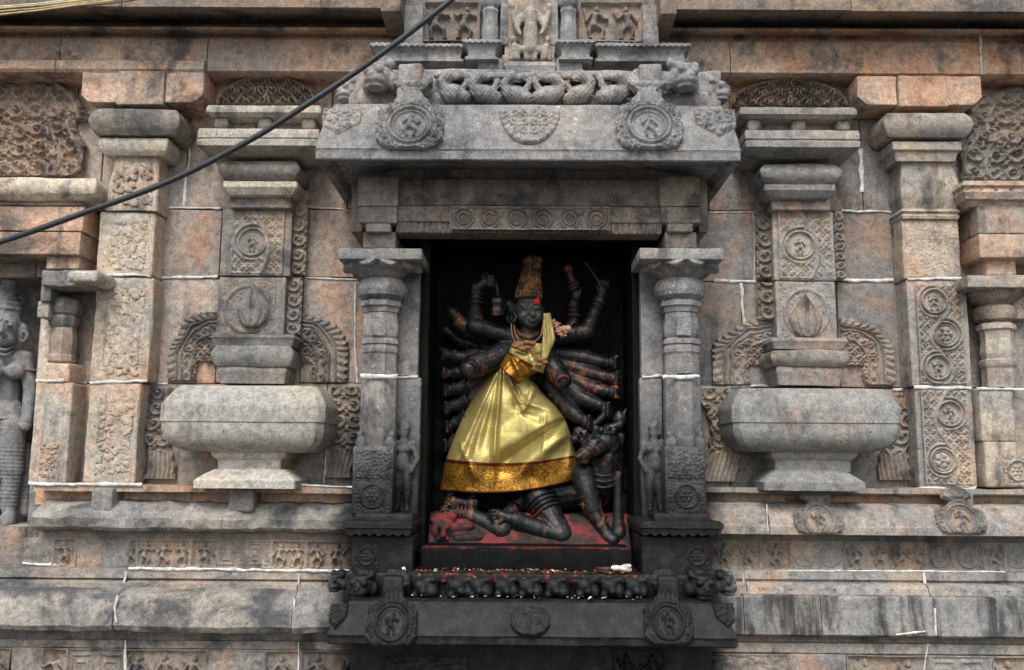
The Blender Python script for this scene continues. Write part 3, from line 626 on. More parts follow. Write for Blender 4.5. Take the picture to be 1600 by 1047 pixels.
block('footing', bl, xl(-200, -.2, 1030), xl(580, -.2, 1030), -.25, .3, -.05, zl(1085, -.25), M['base'], seg=.06)
block('footing', bl, xl(-200, -.3, 1030), xl(580, -.3, 1030), -.38, .2, -.05, .32, M['base'], seg=.06)
block('niche_sill', bl, xl(-200, -.09), xl(38, -.09), -.09, .1, zl(889, -.09), zl(826, -.09), M['base'], r=.01)

br = thing('wall_base', 'right stepped wall base with smooth ledge, two medallions and tar streaked course', 'wall base', (X(1360, 900, -.1), 0, GZ))
def zr(py, y): return Z(1360, py, y)
mould('fillet', br, xl(1070, -.12), xl(1770, -.12), [(.1, zr(762, -.13)), (-.13, zr(763, -.13)), (-.135, zr(771, -.13)), (-.11, zr(774, -.12)), (.1, zr(774, -.12))], M['base_r'], n=.004)
mould('recess_course', br, xl(1070, -.07), xl(1770, -.07), [(.1, zr(772, -.07)), (-.07, zr(772, -.07)), (-.07, zr(790, -.07)), (.1, zr(790, -.07))], M['beam'])
for a, b in ((1070, 1200), (1200, 1770)):
    zt = zr(786, -.09); zb = zr(836, -.20)
    mould('curved_ledge', br, xl(a, -.18, 810) + .0015, xl(b, -.18, 810) - .0015, [(.1, zt + .004), (-.10, zt)] + arc(-.10, zt, -.195, zb + .03, -.022, 9) + [(-.20, zb + .026), (-.203, zb), (-.19, zb - .002), (-.08, zb + .006), (.1, zb + .006)], M['base_r'], n=.003)
mortar(br, [(1198, 788), (1200, 832)], -.2, 2)
def kudu(U, V, w, h):
    cx, cy, R = w / 2, h * .285, w * .30
    r = np.hypot(U - cx, V - cy); th = np.arctan2(V - cy, U - cx)
    sq = (np.abs((U - cx) / (w * .495)) ** 3.6 + np.abs((V - cy) / (h * .285)) ** 3.6) * (1 + .06 * np.cos(th * 22))
    body = (sq < 1) & (V > 0)
    nk = np.clip((V - h * .54) / (h * .16), 0, 1); nw = w * (.30 - .17 * nk + .16 * np.clip((V - h * .72) / (h * .07), 0, 1) - .12 * np.clip((V - h * .88) / (h * .12), 0, 1))
    neck = (np.abs(U - cx) < nw) & (V > cy)
    c1 = w * .115; H = .2 + .7 * scrolls(th * R * 1.62 + c1 * .5, r, c1, 1.7) + .12 * curls(U, V, w * .05, 9, 1.0)
    H = np.where(neck & ~body, .45 + .35 * np.abs(np.sin((U - cx) / w * 34)) * (V < h * .74) + .5 * (V > h * .74) * (bump(V - h * .80, h * .045) + .6 * curls(U, V, w * .12, 3)), H)
    H = np.maximum(H, bump(r - R * 1.26, R * .08) * .7)
    H = np.where(r < R * 1.16, np.maximum.reduce([bump(r - R, R * .13), .6 * bump(r - R * .80, R * .06), .10 + 0 * r]), H)
    ps = int(abs(w * 1e4 + h * 3e3)) % 97
    H = np.where(r < R * .80, np.maximum(figure(U, V, cx, cy - R * .66, R * 1.3, ps) * .9, H), H)
    return np.where(body | neck, H + .10, -1.0)
def tilt(y0, y1, z0, z1):
    """lay a carving on a sloping face running from (y0, z0) to (y1, z1)"""
    L = math.hypot(y1 - y0, z1 - z0); ny, nz = -(z1 - z0) / L, (y1 - y0) / L
    def place(P, H):
        t = (P[..., 2] - z0) / (z1 - z0); Q = P.copy(); Q[..., 1] = y0 + (y1 - y0) * t + ny * H; Q[..., 2] = P[..., 2] + nz * H; return Q
    return place
for px in (1280, 1503):
    x0, x1, z0, z1 = R4(px - 40, 764, px + 38, 834, -.2)
    relief_w('medallion', br, x0, x1, z0, z1, -.2, kudu, M['carve'], amp=.016, res=.0025, place=tilt(-.212, -.150, z0, z1))
    bpx('medallion_stub', br, px - 19, 766, px + 19, 800, -.14, .0, M['base_r'], r=.01, n=.005)
mould('recess_course', br, xl(1070, -.08), xl(1770, -.08), [(.1, zr(828, -.08)), (-.08, zr(828, -.08)), (-.085, zr(847, -.085)), (.1, zr(847, -.085))], M['base_r'])
frieze(br, [(1075, 1188, 'f', 41), (1188, 1235, 'f', 42), (1235, 1316, 'o', 43), (1316, 1392, 'f', 44), (1392, 1445, 'f', 45), (1445, 1532, 'o', 46), (1532, 1568, 'f', 47), (1568, 1650, 'o', 48)], 846, 891, -.085, M['base_r'])
block('frieze_bed', br, xl(1070, -.07), xl(1770, -.07), -.082, .1, zr(893, -.085), zr(844, -.085), M['base_r'], r=.002)
mortar(br, [(1215, 892), (1330, 892), (1570, 894)], -.139, 3, drop=.25)
def scal(V, N):
    V = V.copy(); zz = V[:, 2]; k = np.abs(np.sin(V[:, 0] * 3.1416 / .052)); m = (zz < zr(921, -.16)) & (N[:, 1] < 0)
    V[:, 1] += np.where(m, (1 - k) ** 2 * .01, 0); return V
for a, b in ((1075, 1163), (1163, 1443), (1443, 1770)):
    mould('fillet', br, xl(a, -.15) + .0015, xl(b, -.15) - .0015, [(.1, zr(893, -.14)), (-.14, zr(893, -.14)), (-.142, zr(906, -.14)), (-.13, zr(908, -.13))] + arc(-.13, zr(910, -.13), -.185, zr(931, -.185), -.015, 6) + [(.1, zr(931, -.185))], M['base_r'], n=.003, seg=.007, post=scal)
for a, b in ((1075, 1163), (1163, 1284), (1284, 1462), (1462, 1770)):
    z1, z0 = zr(932, -.22), zr(996, -.23)
    mould('plain_course', br, xl(a, -.23, 960) + .0015, xl(b, -.23, 960) - .0015, [(.1, z1), (-.215, z1), (-.225, z1 - .006)] + arc(-.225, z1 - .006, -.235, z0 + .008, .004, 6) + [(-.225, z0), (.1, z0)], M['tar'], n=.003)
mortar(br, [(1162, 895), (1162, 925)], -.146, 2.5, drop=.2); mortar(br, [(1443, 895), (1446, 918)], -.146, 4, drop=.15); mortar(br, [(1461, 950), (1463, 993)], -.236, 3, drop=.2); mortar(br, [(1400, 992), (1425, 989), (1446, 987)], -.2355, 3); mortar(br, [(1450, 1005), (1444, 1047)], -.192, 3, drop=.2)
mould('recess_course', br, xl(1075, -.16, 1000), xl(1770, -.16, 1000), [(.1, zr(994, -.16)), (-.16, zr(994, -.16)), (-.17, zr(1004, -.17)), (-.19, zr(1006, -.19)), (-.19, zr(1021, -.19)), (.1, zr(1021, -.19))], M['base_r'])
frieze(br, [(1085, 1234, 'c', 51), (1234, 1322, 'p', 52), (1322, 1452, 'f', 53), (1452, 1548, 'd', 54), (1548, 1660, 'f', 55)], 1022, 1095, -.175, M['base_r'])
block('frieze_bed', br, xl(1075, -.17, 1030), xl(1770, -.17, 1030), -.172, .1, zr(1098, -.17), zr(1020, -.17), M['base_r'], r=.002)
block('footing', br, xl(1075, -.2, 1030), xl(1790, -.2, 1030), -.25, .3, -.05, zr(1095, -.25), M['base_r'], seg=.06)
block('footing', br, xl(1075, -.3, 1030), xl(1790, -.3, 1030), -.38, .2, -.05, .32, M['base_r'], seg=.06)

# ------------------------------------------------------------------ pilasters
def bracket(parent, px0, py0, px1, py1, y, mat, cuts, lo):
    """corbel of three faces with cut lower corners"""
    for i, (a, b) in enumerate(zip(cuts[:-1], cuts[1:])):
        x0, x1, z0, z1 = R4(a, py0, b, (py1 + lo if i == 1 else py1), y); k = .035
        def warp(V, i=i, x0=x0, x1=x1, z0=z0):
            V = V.copy()
            if i == 0: d = np.clip(k - (V[:, 0] - x0), 0, k); V[:, 2] = np.maximum(V[:, 2], z0 + d * .95)
            if i == 2: d = np.clip(k - (x1 - V[:, 0]), 0, k); V[:, 2] = np.maximum(V[:, 2], z0 + d * .95)
            return V
        block('corbel', parent, x0 + .001, x1 - .001, y - (.012 if i == 1 else 0), .05, z0, z1, mat, r=.004, n=.004, seg=.012, warp=warp)
def vine(n, lam=None):
    def hf(U, V, w, h):
        cx = w / 2; H = .15 + .45 * scrolls(U, V, w * .165, 1.5) + .15 * curls(U, V, w * .08, 3, 1.2, False)
        st = h / n
        for i in range(n):
            cy = st * (i + .5); ox = w * .10 * (1 if i % 2 else -1); R = w * .26
            r = np.hypot(U - cx - ox, V - cy)
            H = np.where(r < R * 1.25, .05 + 0 * H, H)
            H = np.maximum(H, np.where(r < R * .8, figure(U, V, cx + ox, cy - R * .7, R * 1.3, 13 * i + n) * .9, rosette(U, V, cx + ox, cy, R, 5 + i % 3) * .95) if (i + n) % 2 else rosette(U, V, cx + ox, cy, R, 5 + i % 3) * .95)
            r2 = np.hypot(U - cx - ox, (V - cy)); H = np.maximum(H, bump(r2 - R * 1.32, R * .16) * .9 * (((U - cx - ox) * (1 if i % 2 else -1) > -.3 * R)))
        c = cx + w * .22 * np.sin(V / st * math.pi + .4)
        H = np.maximum(H, bump(U - c, w * .07) * .95)
        H = np.where((np.abs(U - cx) > w * .46), .8, H); return H
    return hf
pl = thing('pilaster', 'buff wall pilaster with worn plain shaft, left of the left pot', 'pilaster', (X(190, 760, -.1), 0, Z(180, 760, -.1)))
bracket(pl, 127, 113, 318, 160, -.15, M['beam'], [127, 185, 258, 318], 5)
def cushion(parent, name, px0, py0, px1, py1, y, yb, mat, bul=.02, **k):
    x0, x1, z0, z1 = R4(px0, py0, px1, py1, y); b = bul
    return sweep(name, parent, x0 + b, x1 - b, y + b, yb, [(-.05, z1), (-.1 * b, z1)] + arc(-.1 * b, z1, -.1 * b, z0, b * 1.0, 12) + [(-.05, z0), (-.055, z0 + .004)], mat, **k)
def slabp(parent, name, px0, py0, px1, py1, y, yb, mat, pr, **k):
    """square-plan member; pr = [(px inset/outset outward in m, fraction from top)]"""
    x0, x1, z0, z1 = R4(px0, py0, px1, py1, y)
    return sweep(name, parent, x0, x1, y, yb, [(-.04, z1)] + [(o, z1 + (z0 - z1) * f) for o, f in pr] + [(-.04, z0)], mat, **k)
cushion(pl, 'abacus', 136, 167, 281, 207, -.18, 0, M['carve'], .022, n=.006)
slabp(pl, 'echinus', 153, 216, 262, 240, -.14, 0, M['pale'], [(.0, 0), (.002, .3), (-.004, .7), (-.018, 1)], n=.005)
slabp(pl, 'capital_vase', 168, 239, 248, 329, -.11, 0, M['pil'], [(-.01, 0), (-.012, .25), (-.004, .5), (.002, .75), (0, 1)], n=.005)
for a, b, c, d in ((330, 431, 153, 245), (432, 597, 146, 241), (598, 757, 134, 220)):
    bpx('shaft', pl, c, a + 1, d - 5, b - 1, -.10, .02, M['pil'], r=.007, n=.006, seg=.02, chip=.012)
def worn(seed):
    def hf(U, V, w, h):
        k = curls(U, V, w * .3, seed, .9); e = np.minimum(np.minimum(U, w - U), np.minimum(V, h - V)) / w
        return np.where(k * sm(0, .12, e) + fb(np.stack([U, V, U * 0], -1), 40, seed, 3) > .50, k * .8, -1)
    return hf
for a, b, c, d in ((250, 325, 172, 243), (340, 425, 168, 232), (445, 590, 160, 226), (612, 745, 148, 210)):
    relief('worn_carving', pl, c, a, d, b, -.1035 if a > 300 else -.1155, worn(a), M['pil'], amp=.0045, wear=.6)
mortar(pl, [(153, 431), (195, 428), (236, 432)], -.104, 5, drop=0); mortar(pl, [(140, 597), (230, 596)], -.104, 6, drop=0); mortar(pl, [(155, 325), (240, 324)], -.104, 3)
pr_ = thing('pilaster', 'tall grey pilaster with carved vine medallions, right of the right pot', 'pilaster', (X(1480, 765, -.1), 0, Z(1480, 765, -.1)))
bracket(pr_, 1340, 119, 1534, 164, -.15, M['beam'], [1340, 1402, 1478, 1534], 4)
cushion(pr_, 'abacus', 1381, 173, 1523, 211, -.18, 0, M['carve'], .022, n=.004)
slabp(pr_, 'echinus', 1395, 221, 1504, 249, -.14, 0, M['pil_r'], [(0, 0), (.0, .45), (-.012, .55), (-.02, 1)], n=.002)
slabp(pr_, 'capital_vase', 1408, 248, 1498, 326, -.11, 0, M['pil_r'], [(-.006, 0), (-.008, .2), (.002, .5), (.006, .75), (-.008, 1)], n=.002)
slabp(pr_, 'neck_band', 1410, 326, 1498, 342, -.112, 0, M['pil_r'], [(0, 0), (.006, .3), (-.003, .5), (.004, .7), (0, 1)], n=.002)
for a, b, c, d in ((343, 436, 1411, 1500), (438, 604, 1421, 1514), (606, 762, 1433, 1523)):
    bpx('shaft', pr_, c, a, d, b, -.10, .02, M['pil_r'], r=.004, n=.003, seg=.03)
relief('shaft_carving', pr_, 1416, 352, 1497, 432, -.098, lambda U, V, w, h: .3 + .5 * curls(U, V, .016, 9, 1.0), M['pil_r'], amp=.007, res=.002)
relief('shaft_carving', pr_, 1432, 446, 1505, 600, -.098, vine(3), M['pil_r'], amp=.020, res=.0022)
relief('shaft_carving', pr_, 1440, 610, 1514, 757, -.098, vine(2), M['pil_r'], amp=.020, res=.0022)
mortar(pr_, [(1418, 436), (1460, 434), (1502, 435)], -.106, 6, drop=0); mortar(pr_, [(1428, 606), (1518, 607)], -.106, 6, drop=0); mortar(pr_, [(1432, 764), (1525, 763)], -.106, 5, drop=0)

# ------------------------------------------------------------------ pilasters rising from pots
def arch_top(seed):
    def hf(U, V, w, h):
        cx = w / 2; a = np.hypot((U - cx) / (w * .5), V / (h * .86)); fin = (np.abs(U - cx) < w * .07 * (1.3 - V / h)) & (V > h * .5)
        cl = h * .30; H = .06 + .85 * scrolls(np.abs(U - cx), V, cl, 1.9) + .15 * curls(U, V, w * .035, seed, 1.0, False)
        for k in (.60, .98): H = np.maximum(H, bump(a - k, .035))
        H = np.maximum(H, figure(U, V, cx, 0, h * .55, seed) * 1.0)
        return np.where((a < 1.0) | fin, H + .12, -1)
    return hf
def leaf_scroll(flip, seed, lower=False):
    def hf(U, V, w, h):
        u = (w - U if flip else U) / w; v = V / h; fine = .12 * curls(U, V, .012, seed, 1.0, False)
        if not lower:
            wq = fb(np.stack([U, V, U * 0 + seed], -1), 12, seed, 2) * .16; u = u + wq; v2 = v + wq; x, y = u, np.clip(v2 - .42, 0, 1) / .58; a = np.hypot(x, y); ph = np.where(v > .42, np.arctan2(y, x), (v - .42) * 1.4); rim = 1 + .03 * np.cos(ph * 42)
            H = .16 + fine
            H = np.where((a > .84), .30 + .38 * np.abs(np.sin(ph * 21 + a * 9)) * (.6 + .8 * (fb(np.stack([U, V, U * 0], -1), 20, seed, 2) + .5)), H)                       # beaded leafy rim
            for k, wd in ((.80, .03), (.70, .028), (.48, .03)): H = np.maximum(H, bump(a - k, wd) * .8)
            H = np.where((a > .5) & (a < .68), .25 + .45 * scrolls(ph * w * .6, (a - .5) * w, w * .18, 1.5), H)
            H = np.where(a < .46, .12 + .6 * scrolls(U + w * .07, V, w * .155, 1.7), H)
            ins = (a < rim) & ~((a < .40) & (v < .30)); ins &= v > .02
        else:
            c = .55 + .16 * np.sin(v * 4.0 + seed); wd = .40 - .10 * np.cos(v * 6 + seed) + .03 * np.cos(v * 46)
            e = np.abs(u - c) / wd; ins = e < 1
            H = .15 + fine + .55 * scrolls(U - (c - .5) * w, V, w * .42, 2.0); H = np.maximum(H, bump(e - .9, .07) * .8); H = np.where(e > .93, .3, H)
            H = np.where(v < .3, .35 + .35 * np.abs(np.sin((u - c) * 26 + v * 4)), H)
        return np.where(ins, H + .06, -1)
    return hf
def bud_carving(U, V, w, h):
    x, y = (U - w / 2) / (w / 2), V / h; R = np.where(y < .45, np.sqrt(np.clip(1 - ((.45 - y) / .47) ** 2, 0, 1)), np.clip(1 - ((y - .45) / .55) ** 1.25, 0, 1) ** 1.1)
    R = np.maximum(R * .98, 1e-3); e = np.abs(x) / R; dome = np.sqrt(np.clip(1 - e ** 2, 0, 1))
    H = dome * (.9 - .25 * bump(np.abs(x) - .03, .06)) - .12 * bump(e - .62, .10) + .08 * fb(np.stack([U, V, U * 0], -1), 60, 3, 3)
    return np.where((e < 1) & (y > .005), H + .02, -1)
def lotus_bud(parent, px, py, rp, y, mat):
    return relief('lotus_bud', parent, px - rp, py - rp * 1.45, px + rp, py + rp * 1.05, y, bud_carving, mat, amp=.045, res=.0025)
def pot_pilaster(label, d, S, mats, sd):
    t = thing('pot_pilaster', label, 'pilaster', (X(d['pot'][0] + 130, 765, -.1), 0, Z(d['pot'][0] + 130, 765, -.1)))
    mc, mp, ms, mf = mats
    relief('gable_carving', t, *d['gable'], -.03, arch_top(sd), M['brown'], amp=.05, res=.0028)
    a = d['slab']; slabp(t, 'top_slab', *a, -.16, 0, ms, [(0, 0), (.006, .25), (.006, .7), (-.01, 1)], n=.003)
    a = d['blocks']; n = 3; w = a[2] - a[0]
    for i in range(n):
        c = a[0] + w * (.08 + .84 * i / (n - 1)); bpx('dentil_figure', t, c - 11, a[1], c + 11, a[3], -.14, -.02, M['carve'], r=.012, n=.006, seg=.012)
    bpx('dentil_bed', t, a[0] + 6, a[1] - 2, a[2] - 6, a[3] + 2, -.085, 0, M['brown'])
    a = d['plate']; x0, x1, z0, z1 = R4(*a, -.24); h = z1 - z0
    sweep('abacus_plate', t, x0, x1, -.24, 0, [(-.05, z1), (-.003, z1), (0, z1 - .1 * h), (0, z1 - .32 * h), (-.006, z1 - .36 * h), (.002, z1 - .42 * h), (0, z1 - .62 * h), (-.012, z1 - .66 * h), (-.078, Z((a[0] + a[2]) / 2, a[3] + 2, -.162)), (-.13, Z((a[0] + a[2]) / 2, a[3] + 1, -.162))], ms, n=.003)
    a = d['cushion']; cushion(t, 'cushion', *a, -.19, 0, mc, .026, n=.005)
    a = d['plate2']; slabp(t, 'echinus', a[0], a[1] + 2, a[2], a[3], -.165, 0, ms, [(0, 0), (0, .45), (-.02, .95), (-.03, 1)], n=.003)
    a = d['neck']; bpx('neck', t, *a, -.115, 0, mf, r=.006, n=.004)
    sh = [bpx('shaft', t, *a, -.08, .02, mf, r=.005, n=.004) for a in d['shafts']]
    relief('shaft_carving', sh[0], *d['carv'], -.078, vine(1), mf, amp=.018, res=.0024, wear=.45)
    relief('shaft_carving', sh[1], *d['carv2'], -.078, lambda U, V, w, h: np.maximum(.2 + .4 * curls(U, V, .03, 4), bump(np.hypot((U - w / 2) / w, (V - h * .45) / h) - .42, .06)), mf, amp=.014, res=.0026, wear=.45)
    for a in d['strips']: relief('leafy_strip', t, *a, -.035, lambda U, V, w, h: .2 + .7 * scrolls(U, V + .013 * np.sin(V * 9), w, 2.1) + .15 * curls(U, V, .012, 8, 1.0, False), M['carve'], amp=.024, res=.0024)
    lotus_bud(sh[1], *d['bud'], -.084, M['carve'])
    for i, a in enumerate(d['ped']):
        if i == 1: cushion(t, 'pedestal_cushion', *a, -.175, 0, M['carve'], .015, n=.006)
        else: slabp(t, 'pedestal_slab', *a, -.15 - .01 * (i == 0), 0, mf, [(0, 0), (.006, .3), (0, .6), (-.004, 1)], n=.004)
    for f, a in enumerate(d['leaf']): relief('leaf_scroll', t, *a, -.006, leaf_scroll(f == 0, sd + f), mf if S > 0 else M['carve'], amp=.026, res=.0024)
    for f, a in enumerate(d['leaf2']): relief('hanging_leaf', t, *a, -.006, leaf_scroll(f == 0, sd + f, True), mf if S > 0 else M['carve'], amp=.034, res=.0024)
    a = d['pot']; x0, x1, z0, z1 = R4(*a, -.27); b = .075; h = z1 - z0
    pr = [(-.14, z1 + .004), (-b * .75, z1)] + arc(-b * .62, z1, -.002, z1 - .29 * h, .004, 6) + [(0, z1 - .32 * h), (0, z1 - .55 * h), (-.004, z1 - .565 * h)] + arc(-.004, z1 - .565 * h, -b * 1.05, z0, .028, 9) + [(-.2, z0)]
    pot = sweep('pot', t, x0, x1, -.27, 0, pr, mp, n=.0035, ch=.022, seg=.03, deg=20)
    a = d['pneck']; slabp(t, 'foot_neck', *a, -.17, 0, ms, [(.012, 0), (.006, .25), (-.01, .45), (-.012, 1)], n=.003)
    a = d['foot']; x0, x1, z0, z1 = R4(*a, -.23); h = z1 - z0
    sweep('foot', t, x0, x1, -.23, 0, [(-.10, z1), (-.055, z1), (-.03, z1 - .25 * h), (-.008, z1 - .5 * h), (-.006, z1 - .55 * h), (0, z1 - .6 * h), (0, z0), (-.1, z0)], ms, n=.003)
    return t
DL = dict(gable=(345, 118, 498, 168), slab=(325, 165, 499, 181), blocks=(332, 181, 495, 202), plate=(308, 201, 498, 243), cushion=(338, 248, 468, 279), plate2=(348, 281, 464, 303), neck=(358, 303, 456, 325),
          shafts=[(345, 326, 455, 431), (340, 433, 445, 526)], carv=(362, 330, 444, 428), carv2=(346, 436, 430, 522), strips=[(456, 300, 480, 430), (448, 434, 472, 524)], bud=(397, 484, 27),
          ped=[(332, 522, 458, 540), (328, 540, 458, 571), (342, 571, 446, 599)], leaf=[(264, 488, 345, 598), (450, 490, 545, 600)], leaf2=[(222, 606, 280, 748), (505, 605, 565, 746)],
          pot=(247, 601, 506, 706), pneck=(334, 706, 442, 735), foot=(302, 733, 461, 763))
DR = dict(gable=(1140, 124, 1318, 170), slab=(1158, 168, 1336, 184), blocks=(1166, 184, 1332, 204), plate=(1165, 203, 1345, 246), cushion=(1187, 253, 1318, 284), plate2=(1195, 286, 1306, 308), neck=(1206, 308, 1298, 328),
          shafts=[(1208, 330, 1304, 438), (1213, 440, 1306, 530)], carv=(1216, 332, 1300, 436), carv2=(1218, 442, 1300, 528), strips=[(1180, 312, 1207, 436), (1184, 442, 1212, 500), (1303, 330, 1319, 436)], bud=(1258, 500, 27),
          ped=[(1208, 528, 1322, 545), (1203, 546, 1328, 571), (1215, 571, 1314, 602)], leaf=[(1112, 494, 1212, 604), (1314, 496, 1396, 604)], leaf2=[(1092, 606, 1152, 752), (1368, 618, 1432, 750)],
          pot=(1146, 605, 1413, 706), pneck=(1208, 706, 1336, 737), foot=(1194, 735, 1353, 767))
pot_pilaster('pilaster rising from a pale smooth pot left of the central niche', DL, -1, (M['carve'], M['pot'], M['pale'], M['carve']), 61)
pot_pilaster('pilaster rising from a grey pot with engraved band right of the central niche', DR, 1, (M['pot_r'], M['pot_r'], M['pot_r'], M['pil_r']), 72)
# ================================================================== the central niche
nc = thing('niche_shrine', 'projecting central wall niche with two pillars, carved eave and blackened sill', 'niche', (NX, -.2, GZ))
def zc(py, y): return Z(827, py, y)
N_ = M['niche']
# recess
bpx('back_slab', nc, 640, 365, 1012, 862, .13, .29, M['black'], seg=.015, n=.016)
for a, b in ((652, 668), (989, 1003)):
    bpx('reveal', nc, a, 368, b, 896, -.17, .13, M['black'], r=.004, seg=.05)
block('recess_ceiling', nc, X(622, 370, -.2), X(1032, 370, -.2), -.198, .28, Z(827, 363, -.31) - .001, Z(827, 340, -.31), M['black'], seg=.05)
for a, b, c in ((618, 655, 'l'), (1001, 1036, 'r')):
    for p0, p1 in ((400, 588), (590, 830)):
        bpx('jamb', nc, a, p0, b, p1, -.215, .2, N_, r=.005, n=.003)
    mortar(nc, [(a + 2, 589), (b - 2, 588)], -.219, 5, drop=0)
bpx('side_wall', nc, 566, 380, 620, 897, -.16, .2, N_, r=.004, seg=.05)
bpx('side_wall', nc, 1034, 380, 1092, 897, -.16, .2, N_, r=.004, seg=.05)
# pillars
def pillar(cx_px, S):
    py = -.27; cx = X(cx_px, 610, py); z = lambda p: Z(cx_px, p, py); r8 = math.pi / 8; u = .0025 * (3.5 + py) / 3.5
    rr = lambda px: px * u
    nc0 = nc
    pil = lathe('pillar', nc0, cx, py, [(rr(29), z(589)), (rr(29.5), z(700))], N_, n=8, rot=r8)
    a = bpx('abacus', pil, cx_px - 65, 388, cx_px + 66, 405, -.41, .0, N_, r=.004, n=.003)
    def petals(V, Nn):
        V = V.copy(); dx, dy = V[:, 0] - cx, V[:, 1] - py; r = np.hypot(dx, dy); th = np.arctan2(dx, -dy); k = np.abs(np.sin(th * 5)) ** .7
        f = sm(rr(40), rr(60), r) * sm(z(405), z(412), V[:, 2]); V[:, 2] -= f * (k - .45) * .030; q = 1 + f * .08 * (k - .5); V[:, 0] = cx + dx * q; V[:, 1] = py + dy * q; return V
    lathe('lotus_capital', pil, cx, py, [(rr(20), z(405)), (rr(57), z(406)), (rr(60), z(412)), (rr(61), z(418)), (rr(58), z(421)), (rr(48), z(424)), (rr(38), z(430)), (rr(28), z(438))], N_, n=70, post=petals, s=.005, deg=50)
    lathe('cushion_capital', pil, cx, py, [(rr(26), z(436)), (rr(34), z(440)), (rr(40), z(448)), (rr(41), z(456)), (rr(38), z(465)), (rr(29), z(471))], N_, n=32, s=.006)
    lathe('neck_ring', pil, cx, py, [(rr(28), z(470)), (rr(34), z(474)), (rr(34), z(481)), (rr(31), z(482)), (rr(29), z(490))], N_, n=8, rot=r8)
    lathe('vase', pil, cx, py, [(rr(27), z(489)), (rr(28), z(500)), (rr(30), z(514)), (rr(29), z(526)), (rr(26), z(531))], N_, n=8, rot=r8)
    lathe('band', pil, cx, py, [(rr(26), z(530)), (rr(31), z(533)), (rr(31), z(539)), (rr(28), z(541)), (rr(30), z(545)), (rr(30), z(552)), (rr(28), z(555))], N_, n=8, rot=r8)
    lathe('shaft', pil, cx, py, [(rr(28), z(554)), (rr(29), z(588))], N_, n=8, rot=r8)
    k = rr(30)
    relief_w('shaft_carving', pil, cx - rr(12), cx + rr(12), z(586), z(556), py - rr(28.6), lambda U, V, w, h: .3 + .6 * curls(U, V, .018, 4), N_, amp=.006, res=.002)
    relief_w('shaft_carving', pil, cx - rr(11), cx + rr(11), z(528), z(500), py - rr(29.0), lambda U, V, w, h: .2 + .7 * curls(U, V, .02, 14), N_, amp=.005, res=.002)
    mortar(pil, [(cx_px - 30, 588), (cx_px + 28, 588)], py - rr(29) - .003, 8, drop=0)
    # square foot with small scrolled corners
    block('pillar_base', pil, cx - k - .006, cx + k - .004, py - k - .002, py + k, z(806), z(698), N_, r=.004, n=.003)
    relief_w('base_carving', pil, cx - k + .004, cx + k - .012, z(800), z(748), py - k - .001, lambda U, V, w, h: np.maximum(.25 + .35 * curls(U, V, .022, 6), rosette(U, V, w * .5, h * .5, h * .34, 6)), N_, amp=.012, res=.002)
    relief_w('base_carving', pil, cx - k + .004, cx + k - .012, z(746), z(704), py - k - .001, lambda U, V, w, h: .3 + .6 * curls(U, V, .028, 26), N_, amp=.012, res=.002)
    for s in (-1, 1):
        x = cx + s * k * .72
        ms = blob_mesh('volute', [ell((x, py - k * .75, z(690)), (.017, .02, .020)), ell((x + s * .006, py - k * .75, z(680)), (.012, .016, .014)), cap3((x, py - k * .75, z(702)), (x, py - k * .75, z(694)), .022)], .004, 1, .002)
        link('volute', ms, N_, pil)
    fs = -S
    bpx('plinth', pil, cx_px - 38 - 4 * (S > 0), 803, cx_px + 52 - 8 * (S > 0), 818, -.385, .1, N_, r=.004)
    x0, x1, z0, z1 = R4(cx_px - (58 if S < 0 else 66), 815, cx_px + (52 if S < 0 else 66), 838, -.43)
    def sc(V, Nn):
        V = V.copy(); kk = np.abs(np.sin(V[:, 0] * 3.1416 / .032)); V[:, 2] += np.where(V[:, 2] < z0 + .016, (1 - kk) * .010, 0); return V
    sweep('plinth_cap', pil, x0, x1, -.43, .1, [(-.1, z1), (-.01, z1), (0, z1 - .008), (0, z1 - .022), (-.006, z1 - .026), (-.008, z0), (-.06, z0 + .004), (-.1, z0 + .004)], N_, seg=.006, s=.006, post=sc)
    ped = (549, 838, 645, 900) if S < 0 else (1003, 838, 1112, 900)
    bpx('pedestal', pil, *ped, -.38, .1, N_, r=.005, n=.003)
    q = ped[0] if S < 0 else ped[2] - 46
    relief('pedestal_carving', pil, q + 5, 846, q + 42, 892, -.379, lambda U, V, w, h: np.maximum(.2 + .3 * curls(U, V, .03, 2), rosette(U, V, w / 2, h / 2, h * .3, 6)), N_, amp=.010, res=.0025)
    return cx
pxl = pillar(593, -1); pxr = pillar(1065, 1)
